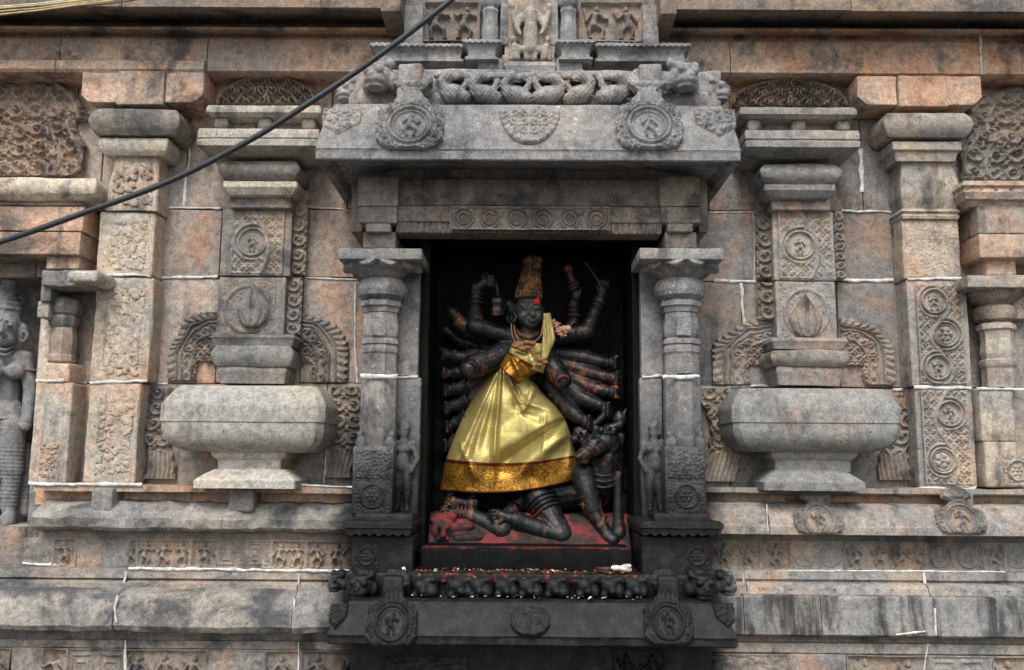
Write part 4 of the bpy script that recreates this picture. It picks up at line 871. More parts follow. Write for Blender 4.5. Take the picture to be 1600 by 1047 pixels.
# attendants carved on the jambs
def attendant(cx_px, S):
    y = -.225; x = X(cx_px, 725, y); z0 = Z(cx_px, 797, y); h = Z(cx_px, 660, y) - z0; q = lambda a, b, c=0: (x + a * h * S, y - c * h, z0 + b * h)
    pr = [ell(q(0, .88), (.062 * h, .06 * h, .072 * h)), cap3(q(0, .95), q(.02, .99), .07 * h, .04 * h), ell(q(.06, .88), (.04 * h, .03 * h, .04 * h)),
          cap3(q(0, .80), q(.0, .68), .05 * h, .085 * h), ell(q(-.045, .69, .05), (.045 * h,) * 3), ell(q(.045, .69, .05), (.045 * h,) * 3), cap3(q(0, .66), q(.02, .5), .075 * h, .10 * h),
          cap3(q(-.035, .48), q(-.055, .27, .02), .075 * h, .055 * h), cap3(q(.055, .48), q(.06, .27, .02), .075 * h, .055 * h), cap3(q(-.055, .27, .02), q(-.05, .04), .055 * h, .035 * h), cap3(q(.06, .27, .02), q(.055, .04), .055 * h, .035 * h),
          cap3(q(-.05, .02), q(-.06, .01, .05), .035 * h), cap3(q(.055, .02), q(.07, .01, .05), .035 * h),
          cap3(q(-.11, .76), q(-.16, .58), .04 * h, .034 * h), cap3(q(-.16, .58), q(-.1, .44, .04), .034 * h, .028 * h), cap3(q(.11, .76), q(.15, .62), .04 * h, .034 * h), cap3(q(.15, .62), q(.09, .78, .03), .034 * h, .028 * h)]
    link('attendant_figure', blob_mesh('attendant_figure', pr, .0045, 1, .003), N_, nc)
attendant(630, -1); attendant(1022, 1)
# lintel and its ends
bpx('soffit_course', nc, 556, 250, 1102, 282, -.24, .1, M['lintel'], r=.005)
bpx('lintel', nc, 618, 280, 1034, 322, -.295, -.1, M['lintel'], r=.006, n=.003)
x0, x1, z0, z1 = R4(618, 322, 1034, 363, -.31)
def dent(V, Nn):
    V = V.copy(); m = (V[:, 2] < z0 + .036) & (Nn[:, 1] < -.5); V[:, 1] += np.where(m, .006 * (np.sin(V[:, 0] * 3.1416 / .011) > .2), 0); return V
mould('lintel_band', nc, x0, x1, [(-.20, z1), (-.305, z1), (-.31, z1 - .004), (-.31, z0 + .04), (-.302, z0 + .036), (-.302, z0 + .004), (-.298, z0), (-.20, z0), (-.20, z1)], M['lintel'], n=.002, seg=.005, post=dent)
def lint(U, V, w, h):
    n = 6; H = .3 + .35 * curls(U, V, h * .2, 5, 1.0); st = w / n
    for i in range(n):
        a = np.maximum(np.abs(U - st * (i + .5)) / (st * .36), np.abs(V - h * .5) / (h * .40)); b = np.hypot((U - st * (i + .5)) / (st * .36), (V - h * .5) / (h * .42)); d = np.maximum(a * .8, b)
        H = np.where(d < 1.1, np.maximum(bump(d - 1, .12), np.maximum(.15, .75 * bump(d - .62, .10))), H); H = np.maximum(H, rosette(U, V, st * (i + .5), h * .5, st * .2, 5) * .8)
    return np.maximum(H, frame_of(U, V, w, h, .006))
relief('lintel_carving', nc, 704, 325, 952, 361, -.308, lint, M['lintel'], amp=.024, res=.002)
for a, b, S in ((559, 622, -1), (1031, 1107, 1)):
    w = b - a
    bpx('corbel', nc, a, 276, b - (12 if S > 0 else 0), 322, -.335, .05, M['lintel'], r=.005, n=.003)
    bpx('corbel', nc, a + 2, 323, b - (13 if S > 0 else 2), 348, -.33, .05, M['lintel'], r=.005, n=.003)
    bpx('corbel', nc, a + 12, 348, b - (24 if S > 0 else 12), 362, -.325, .05, M['lintel'], r=.005, n=.003)
    bpx('corbel', nc, (a - 10) if S < 0 else b - 16, 282, (a + 8) if S < 0 else b - 1, 362, -.25, .05, M['lintel'], r=.005, n=.003)
    bpx('corbel_neck', nc, a + 8, 362, b - (18 if S > 0 else 4), 388, -.30, .05, M['lintel'], r=.005, n=.003)
# great eave
def eave_roof(py, ys, px, o_top, yfr, mat, nn=.003):
    """py: top, face bottom, fillet bottom (pixels); yfr: front"""
    x0, x1 = X(px[0], py[1], yfr), X(px[1], py[1], yfr); zt, zm, zb = zc(py[0], yfr - o_top), zc(py[1], yfr), zc(py[2], yfr)
    pr = [(-.30, zt + .012), (o_top - .02, zt + .006), (o_top, zt)] + arc(o_top, zt, -.004, zm + .004, .006, 10) + [(0, zm), (-.004, zm - .006), (-.004, zb + .004), (-.008, zb), (-.03, zb + .004), (-.05, zb + .03), (-.30, zb + .06)]
    return sweep('eave_roof', nc, x0, x1, yfr, .05, pr, mat, n=nn, seg=.02, s=.010), x0, x1, zt, zm, zb
er, ex0, ex1, ezt, ezm, ezb = eave_roof((164, 233, 250), 0, (491, 1160), -.055, -.52, N_)
def half_disc(seed):
    def hf(U, V, w, h):
        r = np.hypot((U - w / 2) / (w * .5), (h - V) / h); th = np.arctan2(h - V, U - w / 2); x = np.abs(U - w / 2)
        H = .15 + .75 * scrolls(x, V, w * .165, 1.9) + .1 * curls(U, V, w * .05, seed, 1.0, False); H = np.where(r > .82, .3 + .5 * np.abs(np.sin(th * 14)), H)
        H = np.maximum(H, bump(x, w * .03) * .8); return np.where(r < 1, H * sm(1.0, .95, r) + .02, -1)
    return hf
def leafcorner(flip, seed):
    def hf(U, V, w, h):
        u = (w - U if flip else U) / w; v = V / h; d = np.maximum(u * .6 + (1 - v) * .0, 0); ins = (v > .15 + .55 * np.abs(u - .42) * 1.2) & (u < 1) & (v < 1.0)
        e = (v - (.15 + .55 * np.abs(u - .42) * 1.2)); return np.where(ins, (.2 + .8 * curls(U, V, w * .24, seed, 1.2, False)) * sm(0, .12, e) * sm(1.0, .93, v) + .03, -1)
    return hf
ft = tilt(-.527, -.473, ezm, ezt)
def on_eave(name, a, b, c, d, hf, amp=.02):
    x0, x1, z0, z1 = R4(a, b, c, d, -.52); relief_w(name, er, x0, x1, z0, z1, -.52, hf, N_, amp=amp, res=.0026, place=ft)
on_eave('eave_medallion', 587, 94, 694, 234, kudu, .020); on_eave('eave_medallion', 962, 94, 1068, 234, kudu, .020)
on_eave('eave_ornament', 779, 166, 876, 224, half_disc(3), .014)
on_eave('corner_leaf', 502, 163, 562, 216, leafcorner(False, 4), .016); on_eave('corner_leaf', 1088, 163, 1152, 220, leafcorner(True, 6), .016)
def flutes(V, w, h): return 0
for a in (640, 1017): bpx('finial_back', nc, a - 19, 98, a + 19, 168, -.465, -.36, N_, r=.012, n=.006, seg=.012)
# row of birds and lion heads on the eave
def bird_mesh():
    pr = [ell((0, 0, .045), (.050, .04, .036), 0, .25), ell((.035, -.005, .032), (.028, .03, .024)), cap3((-.03, -.01, .05), (-.044, -.016, .085), .024, .019), cap3((-.044, -.016, .085), (-.015, -.022, .108), .020, .022), cap3((-.015, -.024, .108), (.012, -.026, .100), .021, .012),
          cap3((.03, 0, .06), (.05, 0, .10), .014, .012), ell((.05, .01, .108), (.026, .02, .016)), ell((.0, .01, .115), (.04, .02, .012)), ell((-.05, .01, .118), (.03, .02, .014))]
    def feather(V, Nn): return V + Nn * (.0022 * np.sin(V[:, 0] * 420) * np.sin(V[:, 2] * 380))[:, None]
    return blob_mesh('carved_bird', pr, .0042, 1, .003, feather)
bm_ = bird_mesh(); bm2 = bm_.copy(); 
vv = np.zeros(len(bm2.vertices) * 3, dtype=np.float32); bm2.vertices.foreach_get('co', vv); vv[0::3] *= -1; bm2.vertices.foreach_set('co', vv); bm2.flip_normals(); bm2.update()
zb_ = zc(164, -.44)
for k, px in enumerate((709, 758, 806, 857, 907, 957)):
    o = link('carved_bird', bm_ if k < 3 else bm2, N_, nc, loc=(X(px, 145, -.45), -.430, zb_ - .002)); o.scale = (1.0 + .05 * math.sin(k * 3), 1, .95 + .04 * math.cos(k * 5)); o.rotation_euler = (0, .06 * math.sin(k * 4.1), .2 * math.sin(k * 2.7))
bpx('bird_row_bed', nc, 545, 108, 1128, 166, -.395, .0, N_, r=.01, n=.008, seg=.02)
bpx('bird_row_cap', nc, 690, 112, 972, 122, -.44, -.3, N_, r=.008, n=.010, seg=.012)
def lion_mesh(seed):
    pr = [ell((0, 0, 0), (.058, .06, .055)), ell((0, -.04, -.028), (.042, .04, .022)), ell((0, -.035, -.052), (.036, .035, .012)), ell((-.026, -.052, .012), (.017, .014, .016)), ell((.026, -.052, .012), (.017, .014, .016)), ell((0, -.068, -.014), (.016, .016, .012)),
          ell((-.05, -.01, .045), (.018, .02, .022)), ell((.05, -.01, .045), (.018, .02, .022)), cap3((-.04, -.03, .036), (-.004, -.05, .030), .011), cap3((.04, -.03, .036), (.004, -.05, .030), .011), ell((0, .02, .05), (.04, .04, .02)), ell((.055, .01, -.02), (.02, .03, .035)), ell((-.055, .01, -.02), (.02, .03, .035))]
    return blob_mesh('lion_head', pr, .005, 1, .005)
lm_ = lion_mesh(1)
def lion(name, px, py, y, s, rz, parent=nc):
    o = link(name, lm_, N_, parent, loc=(X(px, py, y), y, Z(px, py, y))); o.scale = (s, s, s); o.rotation_euler = (0, 0, rz); return o
lion('lion_head', 593, 122, -.44, .95, -.35); lion('lion_head', 1065, 122, -.44, .95, .35)
lion('lion_head', 547, 144, -.36, .72, -.7); lion('lion_head', 1119, 144, -.36, .72, .7)
bpx('lion_block', nc, 556, 140, 700, 166, -.40, -.1, N_, r=.02, n=.008, seg=.015); bpx('lion_block', nc, 968, 140, 1112, 166, -.40, -.1, N_, r=.02, n=.008, seg=.015)
# upper shrine over the eave
bpx('upper_wall', nc, 632, -60, 1030, 72, -.20, .05, M['lintel'], r=.005)
bpx('upper_recess', nc, 605, 86, 1060, 122, -.25, .05, M['brown'], r=.01, n=.006)
for a, b in ((631, 661), (1005, 1029)): bpx('upper_pier', nc, a, 8, b, 68, -.235, .0, N_, r=.004)
relief('dancing_figures', nc, 662, 6, 750, 68, -.205, fig_panel(0, 21), M['lintel'], amp=.034, res=.0025); relief('dancing_figures', nc, 905, 6, 1004, 68, -.205, fig_panel(0, 25), M['lintel'], amp=.034, res=.0025)
for cp in (766, 888):
    cx = X(cp, 35, -.25); z = lambda p: Z(cp, p, -.25); u = .0024
    lathe('colonnette', nc, cx, -.235, [(15 * u, z(-6)), (18 * u, z(2)), (16 * u, z(8)), (12 * u, z(12)), (14 * u, z(17)), (12 * u, z(22)), (13 * u, z(40)), (14 * u, z(44)), (13 * u, z(67))], N_, n=8, rot=math.pi / 8)
    bpx('colonnette_back', nc, cp + (16 if cp < 800 else -28), -20, cp + (28 if cp < 800 else -16), 70, -.25, 0, N_, r=.003)
def corn(a, b, p0, p1, y, mat):
    x0, x1, z0, z1 = R4(a, p0, b, p1, y)
    def sc(V, Nn):
        V = V.copy(); k = np.abs(np.sin(V[:, 0] * 3.1416 / .022)); V[:, 2] -= np.where((V[:, 2] > z1 - .018) & (Nn[:, 1] < -.3), (1 - k) * .006, 0); return V
    sweep('upper_cornice', nc, x0, x1, y, 0, [(-.06, z1), (-.002, z1), (0, z1 - .012)] + arc(-.008, z1 - .014, -.022, z0 + .012, -.006, 5) + [(-.012, z0 + .010), (-.012, z0), (-.08, z0)], mat, seg=.006, s=.006, post=sc, n=.004)
corn(577, 730, 66, 93, -.33, N_); corn(925, 1081, 66, 93, -.33, N_); corn(722, 784, 60, 90, -.37, N_); corn(868, 932, 60, 90, -.37, N_)
bpx('upper_plinth', nc, 746, 90, 786, 114, -.33, 0, N_, r=.006, n=.004); bpx('upper_plinth', nc, 870, 90, 910, 114, -.33, 0, N_, r=.006, n=.004)
bpx('image_slab', nc, 789, -30, 869, 108, -.245, 0, M['brown'], r=.005); 
slabp(nc, 'image_base', 790, 96, 868, 110, -.32, 0, N_, [(0, 0), (.006, .5), (0, 1)])
def top_image():
    y = -.27; x = X(829, 50, y); z0 = Z(829, 97, y); h = Z(829, -6, y) - z0; q = lambda a, b, c=0: (x + a * h, y - c * h, z0 + b * h)
    pr = [ell(q(0, .80), (.062 * h, .06 * h, .075 * h)), cap3(q(0, .88), q(0, .99), .06 * h, .04 * h), cap3(q(0, .70), q(0, .55), .12 * h, .085 * h), cap3(q(0, .52), q(0, .48), .10 * h),
          cap3(q(-.04, .46), q(-.05, .18), .075 * h, .055 * h), cap3(q(.04, .46), q(.05, .18), .075 * h, .055 * h), cap3(q(0, .42), q(0, .2), .09 * h, .10 * h), cap3(q(-.05, .18), q(-.05, .05), .05 * h, .045 * h), cap3(q(.05, .18), q(.05, .05), .05 * h, .045 * h)]
    for s in (-1, 1):
        pr += [cap3(q(s * .13, .70), q(s * .22, .60), .045 * h), cap3(q(s * .22, .60), q(s * .27, .78), .042 * h, .035 * h), ell(q(s * .27, .84, .02), (.05 * h, .03 * h, .05 * h)), cap3(q(s * .13, .68), q(s * .2, .50, .05), .045 * h), cap3(q(s * .2, .50, .05), q(s * .15, .38, .10), .04 * h, .03 * h),
               cap3(q(s * .2, .06), q(s * .22, .22), .06 * h, .06 * h), ell(q(s * .24, .34), (.055 * h, .05 * h, .06 * h)), cap3(q(s * .22, .22), q(s * .13, .18), .06 * h), cap3(q(s * .28, .04), q(s * .27, .16), .035 * h)]
    link('image_figure', blob_mesh('image_figure', pr, .0045, 1, .003), M['upper_fig'], nc)
top_image()
# sill under the recess
bpx('image_pedestal', nc, 656, 857, 988, 900, -.33, .2, M['black'], r=.006, n=.003)
relief('pedestal_dust', nc, 660, 854, 984, 861, -.331, lambda U, V, w, h: np.where((V / h > .35 + .5 * (fb(np.stack([U, V * 0, V * 0], -1), 14, 3, 3) + .3)), .5, -1), M['powder'], amp=.003, res=.003)
bpx('sill', nc, 640, 897, 1008, 912, -.42, .2, M['sill'], r=.008, n=.004)
bpx('sill_bed', nc, 535, 897, 1122, 945, -.385, .1, N_, r=.008, n=.006)
am = blob_mesh('crouching_beast', [ell((0, 0, 0), (.046, .045, .034)), ell((-.012, -.03, .008), (.03, .025, .026)), ell((.022, -.02, -.012), (.024, .03, .022)), ell((-.03, -.03, -.018), (.016, .02, .016)), cap3((-.035, -.03, .022), (.03, -.03, .028), .009), ell((0, -.045, -.008), (.014, .014, .012))], .0045, 1, .004)
for k, px in enumerate((662, 718, 752, 790, 828, 872, 916, 958, 996)):
    o = link('crouching_beast', am, N_, nc, loc=(X(px, 918, -.44), -.405, Z(px, 919, -.43))); o.scale = (1.06 if k in (0, 1) else .92, 1, 1); o.rotation_euler = (0, 0, .15 * math.sin(k * 2.3))
lion('lion_head', 566, 913, -.43, .75, -.2); lion('lion_head', 1095, 913, -.43, .75, .2); lion('lion_head', 530, 908, -.36, .55, -.8); lion('lion_head', 1130, 911, -.36, .62, .8)
er2, bx0, bx1, bzt, bzm, bzb = eave_roof((941, 995, 1010), 0, (508, 1154), -.06, -.55, N_, .005)
ft2 = tilt(-.557, -.498, bzm, bzt)
def on_base(name, a, b, c, d, hf, amp=.02):
    x0, x1, z0, z1 = R4(a, b, c, d, -.55); relief_w(name, er2, x0, x1, z0, z1, -.55, hf, N_, amp=amp, res=.0026, place=ft2)
on_base('eave_medallion', 572, 898, 652, 1008, kudu, .018); on_base('eave_medallion', 1006, 898, 1084, 1007, kudu, .018)
on_base('eave_ornament', 797, 953, 860, 994, lambda U, V, w, h: np.where(np.hypot((U - w / 2) / (w * .5), (V - h * .55) / (h * .55)) < 1, .5 + .6 * curls(U, V, w * .19, 12, 1.2), -1), .014)
on_base('corner_leaf', 1120, 946, 1152, 990, leafcorner(True, 9), .014); on_base('corner_leaf', 512, 946, 540, 990, leafcorner(False, 9), .014)
for a in (613, 1045): bpx('finial_back', nc, a - 17, 900, a + 17, 945, -.495, -.38, N_, r=.012, n=.004)
bpx('base_course', nc, 548, 1006, 1112, 1110, -.36, .1, N_, r=.006)
frieze(nc, [(600, 730, 'c', 81), (960, 1040, 'f', 82)], 1018, 1090, -.362, N_)
block('footing', nc, X(530, 1040, -.4), X(1130, 1040, -.4), -.46, .1, -.05, zc(1105, -.46), N_, seg=.06)

# ================================================================== the cut-off niches at both edges
ln = thing('side_niche', 'smaller wall niche at the left edge under a carved foliage arch', 'niche', (X(60, 860, -.1), 0, Z(60, 860, -.1)))
def bigarch(cx, seed):
    def hf(U, V, w, h):
        c = cx * w; v = V / h; half = np.where(v < .55, .5 + .06 * np.sin(v * 9), .5 * np.sqrt(np.clip(1 - ((v - .5) / .52) ** 2, 0, 1)) + .02); half = np.maximum(half, np.where(v > .86, .06, 0))
        d = np.abs(U - c) / w; scale = max(cx, 1 - cx)
        ins = d < half * scale * 1.9; x = np.abs(U - c); q3 = np.stack([U, V, U * 0], -1); w1, w2 = .085 * fb(q3, 6, seed, 2), .085 * fb(q3, 6, seed + 3, 2); cl = w * .125
        H = .02 + .8 * scrolls(x + w1, V + w2, cl, 2.2) * (.6 + .8 * (fb(q3, 14, seed, 2) + .5)) + .3 * curls(U, V, w * .06, seed + 2, 1.2, False) ** 2 + .12 * curls(U, V, w * .035, seed, 1.0, False)
        for k in (.66, .92): H = np.maximum(H, bump(d / (half * scale * 1.9 + 1e-6) - k, .06) * .9)
        return np.where(ins, H + .12, -1)
    return hf
relief('arch_carving', ln, -110, 118, 138, 276, -.02, bigarch(.5, 91), M['brown'], amp=.030, res=.003)
slabp(ln, 'arch_base', -170, 276, 150, 309, -.20, 0, M['pale'], [(-.01, 0), (0, .2), (.004, .45), (-.004, .75), (-.03, 1)], n=.004)
for a, b, c in ((309, 321, 128), (322, 361, 130), (362, 398, 125)): bpx('lintel', ln, -170, a, c, b - 1, -.15, .05, M['beam'] if a > 320 else M['pale'], r=.004, n=.003)
bpx('corbel_neck', ln, 72, 398, 124, 420, -.12, .05, M['beam'], r=.005)
x0, x1, z0, z1 = R4(62, 421, 148, 470, -.16)
bpx('broken_abacus', ln, 62, 421, 148, 448, -.19, .0, M['carve'], r=.01, n=.012, seg=.012)
bpx('broken_abacus', ln, 62, 436, 80, 472, -.165, .0, M['carve'], r=.006, n=.006, seg=.012); bpx('broken_abacus', ln, 58, 470, 76, 496, -.15, .0, M['pil'], r=.006)
bpx('broken_abacus', ln, 104, 423, 152, 440, -.24, .0, M['pale'], r=.012, n=.012, seg=.012)
lathe('cushion_capital', ln, X(100, 478, -.08), -.07, [(.04, Z(100, 464, -.1)), (.062, Z(100, 469, -.1)), (.066, Z(100, 480, -.1)), (.06, Z(100, 489, -.1)), (.05, Z(100, 492, -.1)), (.056, Z(100, 496, -.1)), (.052, Z(100, 506, -.1)), (.042, Z(100, 512, -.1))], M['carve'], n=8, rot=math.pi / 8)
lathe('vase', ln, X(97, 530, -.08), -.07, [(.042, Z(97, 511, -.1)), (.05, Z(97, 530, -.1)), (.045, Z(97, 553, -.1)), (.05, Z(97, 556, -.1)), (.05, Z(97, 564, -.1)), (.042, Z(97, 567, -.1))], M['brown'], n=8, rot=math.pi / 8)
for a, b in ((567, 597), (598, 756)): bpx('shaft', ln, 64 if a > 590 else 72, a, 108, b, -.12, .03, M['pil'], r=.008, n=.004, seg=.02)
bpx('jamb', ln, 55, 472, 74, 756, -.07, .03, M['pil'], r=.005)
relief('worn_carving', ln, 60, 690, 92, 748, -.121, worn(77), M['brown'], amp=.008)
mortar(ln, [(56, 595), (100, 595)], -.124, 7, drop=0); mortar(ln, [(46, 757), (120, 757)], -.135, 5)
bpx('back_slab', ln, -170, 400, 70, 830, .16, .24, M['carve'], seg=.05)
bpx('reveal', ln, 58, 400, 74, 830, -.02, .24, M['carve'], r=.005, seg=.05)
bpx('recess_ceiling', ln, -170, 396, 76, 403, -.10, .24, M['under'], r=.003)
rn = thing('side_niche', 'smaller wall niche with lotus capital at the right edge', 'niche', (X(1570, 765, -.1), 0, Z(1570, 765, -.1)))
relief('arch_carving', rn, 1496, 140, 1740, 284, -.02, bigarch(.5, 95), M['carve'], amp=.030, res=.003)
x0, x1, z0, z1 = R4(1506, 282, 1770, 318, -.2)
def sc2(V, Nn):
    V = V.copy(); k = np.abs(np.sin(V[:, 0] * 3.1416 / .055)); V[:, 1] += np.where((V[:, 2] < z0 + .06) & (V[:, 2] > z0 + .02) & (Nn[:, 1] < 0), (1 - k) ** 3 * .012, 0); return V
sweep('arch_base', rn, x0, x1, -.2, 0, [(-.05, z1), (-.005, z1), (.002, z1 - .02), (-.008, z1 - .03), (-.002, z1 - .045), (-.012, z0 + .02), (-.03, z0 + .015), (-.04, z0)], M['pil_r'], seg=.008, post=sc2)
for a, b, c in ((317, 366, 1528), (366, 404, 1531)): bpx('lintel', rn, c, a, 1770, b - 1, -.16, .05, M['pil'] if a < 350 else M['beam'], r=.004, n=.003)
bpx('lintel', rn, 1515, 318, 1529, 402, -.08, .05, M['beam'], r=.004, n=.003)
bpx('corbel_neck', rn, 1540, 404, 1588, 430, -.12, .05, M['beam'], r=.005)
bpx('abacus', rn, 1512, 430, 1640, 449, -.20, .0, M['pil_r'], r=.004)
cxr = X(1556, 480, -.08); zz = lambda p: Z(1556, p, -.12)
def petr(V, Nn):
    V = V.copy(); th = np.arctan2(V[:, 0] - cxr, -(V[:, 1] + .07)); f = np.clip((V[:, 2] - zz(474)) / (zz(450) - zz(474)), 0, 1); k = np.abs(np.sin(th * 4)); rad = 1 + f * .14 * (k - .6); V[:, 0] = cxr + (V[:, 0] - cxr) * rad; V[:, 1] = -.07 + (V[:, 1] + .07) * rad; V[:, 2] += f * (k - .5) * .012; return V
lathe('lotus_capital', rn, cxr, -.07, [(.05, zz(449)), (.115, zz(451)), (.11, zz(458)), (.09, zz(467)), (.06, zz(475))], M['carve'], n=48, post=petr, s=.006)
lathe('cushion_capital', rn, cxr, -.07, [(.055, zz(474)), (.076, zz(479)), (.08, zz(489)), (.074, zz(498)), (.055, zz(502))], M['brown'], n=28)
lathe('neck_ring', rn, cxr, -.07, [(.056, zz(502)), (.07, zz(506)), (.07, zz(513)), (.06, zz(516)), (.056, zz(530)), (.062, zz(550)), (.056, zz(560))], M['pil'], n=8, rot=math.pi / 8)
lathe('band', rn, cxr, -.07, [(.056, zz(559)), (.066, zz(562)), (.066, zz(570)), (.06, zz(574)), (.062, zz(605))], M['pil_r'], n=8, rot=math.pi / 8)
for a, b in ((606, 690), (690, 762)): bpx('shaft', rn, 1532 if a < 650 else 1540, a, 1586 if a < 650 else 1590, b, -.13, .03, M['pil'], r=.008, n=.004)
bpx('jamb', rn, 1574, 470, 1612, 762, -.06, .03, M['pil_r'], r=.005); bpx('jamb', rn, 1612, 404, 1770, 762, .14, .2, M['carve'], r=.005)
bpx('jamb_stub', rn, 1584, 450, 1612, 498, -.12, .03, M['pil_r'], r=.005)
relief('shaft_carving', rn, 1566, 712, 1610, 758, -.125, lambda U, V, w, h: np.maximum(.2 + .4 * curls(U, V, .03, 2), rosette(U, V, w / 2, h / 2, h * .34, 6)), M['pil_r'], amp=.02, res=.0025)
mortar(rn, [(1526, 608), (1600, 608)], -.134, 5, drop=0)
# ================================================================== the deity image
def Sx(px, py, y): return W(px, py, y)
UP = .0025
def C(a, b, ra, rb=None, ya=0.0, yb=None):
    yb = ya if yb is None else yb
    return cap3(Sx(a[0], a[1], ya), Sx(b[0], b[1], yb), ra * UP, (ra if rb is None else rb) * UP)
def E(a, r, y=0.0, rot=(0, 0, 0)): return ell(Sx(a[0], a[1], y), tuple(k * UP for k in r), *rot)
dz0 = Z(827, 857, -.16)
dt = thing('deity_statue', 'black stone many-armed goddess relief standing over a buffalo demon in the niche', 'statue', (NX, 0, dz0))
BL = M['statue']
def fingers(px, py, dx, dy, y, n=4, r=2.6, L=12, bend=.5, side=1):
    """n fingers in a row from a palm edge, each with a knuckle bend, and a thumb off the side"""
    out = []; l = math.hypot(dx, dy); dx, dy = dx / l, dy / l; nx, ny = -dy * side, dx * side
    for i in range(n):
        k = (i - (n - 1) / 2) * r * 1.9; f = L * (1 - .10 * abs(i - 1.3)); ax, ay = px + nx * k, py + ny * k
        m = (ax + dx * f * .5, ay + dy * f * .5); e = (m[0] + (dx * .8 + nx * bend) * f * .5, m[1] + (dy * .8 + ny * bend) * f * .5)
        out += [C((ax, ay), m, r, r * .92, y, y - .008), C(m, e, r * .92, r * .75, y - .008, y + .004)]
    tx, ty = px - dx * 9 - nx * 6, py - dy * 9 - ny * 6
    out += [C((tx, ty), (tx + dx * 8 - nx * 5, ty + dy * 8 - ny * 5), r * 1.15, r * .85, y - .01, y - .016)]
    return out
body = [C((800, 540), (852, 540), 22, 20, .02), C((826, 545), (815, 600), 32, 26, .02), E((800, 665), (46, 40, 60), .05), C((790, 700), (735, 765), 34, 18, .05), C((810, 690), (855, 740), 36, 22, .05),
        C((826, 530), (826, 508), 13, 13, .0), C((806, 524), (846, 524), 11, 11, .005),
        # head
        E((827, 486), (22, 23, 27), -.025), E((829, 503), (12, 12, 11), -.052), C((831, 481), (832.5, 491), 2.4, 4.6, -.082, -.096), E((831.5, 498.5), (7, 4, 2.0), -.083), E((831.5, 501.5), (5.8, 4, 2.2), -.082),
        E((822, 481), (5.6, 3.4, 2.6), -.078), E((839, 481.5), (5, 3.4, 2.6), -.075), C((815, 476.5), (826, 474.5), 2.0, 2.0, -.080), C((834, 475), (843, 477), 2.0, 2.0, -.077), E((818, 494), (9, 8, 9), -.060), E((841, 494), (7, 8, 9), -.058), C((827, 468), (829, 468), 20, 19, -.02),
        # ears, hair and ear rings
        E((800, 492), (8, 8, 13), -.01), E((796, 478), (11, 8, 10), -.005), E((847, 492), (5, 7, 12), -.012)]
# arms on the left
body += [C((806, 530), (742, 510), 17, 14, .0, -.03), C((742, 510), (743, 462), 13.5, 10, -.03, -.06), E((744, 452), (9, 7, 9), -.065), C((744, 450), (758, 440), 9.5, 8, -.065)]
body += fingers(762, 438, 1, .05, -.07, 4, 2.7, 16, .55, 1)
body += [C((790, 536), (727, 512), 18, 17, .05, .02), C((727, 512), (708, 490), 16, 11, .02, .0), C((775, 540), (722, 534), 15, 13, .08), C((722, 534), (697, 516), 12, 9, .08, .06),
         C((800, 548), (738, 574), 22, 19, .0, -.07), C((738, 572), (733, 577), 19, 15, -.07, -.10)]
WR = []
def fan(root, el, wr, fist, r, y0, y1, sd):
    WR.append((el, wr, r, y1))
    fx, fy = fist; dx, dy = fx - wr[0], fy - wr[1]
    out = [C(root, el, r * 1.25, r, y0, (y0 + y1) / 2 - .012), C(el, wr, r * 1.02, r * .66, (y0 + y1) / 2 - .012, y1), E(fist, (r * .72, r * .62, r * .74), y1 - .004)]
    for k in range(4):
        a = (fx + dx * .45, fy + dy * .45 + (k - 1.5) * r * .34); out += [C((fx, fy + (k - 1.5) * r * .36), a, r * .22, r * .2, y1 - .012, y1 - .022), C(a, (fx + dx * .1, fy + (k - 1.5) * r * .34), r * .2, r * .17, y1 - .022, y1 - .034)]
    out += [C((fx - dx * .3, fy - r * .6), (fx + dx * .3, fy - r * .75), r * .24, r * .2, y1 - .012, y1 - .024)]
    return out
for A in (((772, 550), (730, 561), (704, 556), (693, 555)), ((770, 562), (731, 582), (706, 584), (695, 584)), ((770, 575), (733, 603), (708, 609), (697, 610)), ((770, 588), (736, 623), (709, 635), (699, 639)), ((766, 602), (736, 646), (710, 663), (700, 668)), ((762, 622), (732, 674), (708, 692), (698, 698))):
    body += fan(*A, 13.5, .06, .02 + .012 * len(WR), 1)
# arms on the right
body += [C((846, 530), (918, 518), 17, 14, .0, -.02), C((918, 518), (937, 470), 13.5, 9.5, -.02, -.05), E((941, 456), (9, 7, 11), -.055)] + fingers(943, 447, .1, -1, -.055, 4, 2.6, 15, .35, 1)
body += [C((868, 530), (896, 508), 15, 12, .05), C((896, 508), (897, 474), 11, 9, .05, .03), E((901, 460), (9, 7, 11), .03)] + fingers(898, 450, -.3, -1, .03, 4, 2.5, 14, .4, -1)
body += [C((893, 440), (888, 424), 7, 8, .04), C((845, 548), (874, 586), 20, 17, .0, -.07), C((874, 584), (879, 594), 17, 14, -.07, -.10)]
for A in (((862, 552), (914, 560), (948, 567), (960, 568)), ((864, 563), (916, 582), (950, 590), (962, 592)), ((866, 575), (916, 603), (948, 612), (960, 614)), ((864, 590), (906, 622), (936, 634), (948, 641)), ((860, 602), (888, 640), (906, 654), (918, 661))):
    body += fan(*A, 13.5 if A[0][1] < 580 else 15, .05, -.005 * (len(WR) - 5), 1)
body += [E((968, 655), (11, 9, 13), -.02), C((948, 646), (930, 662), 7, 6, -.03)]
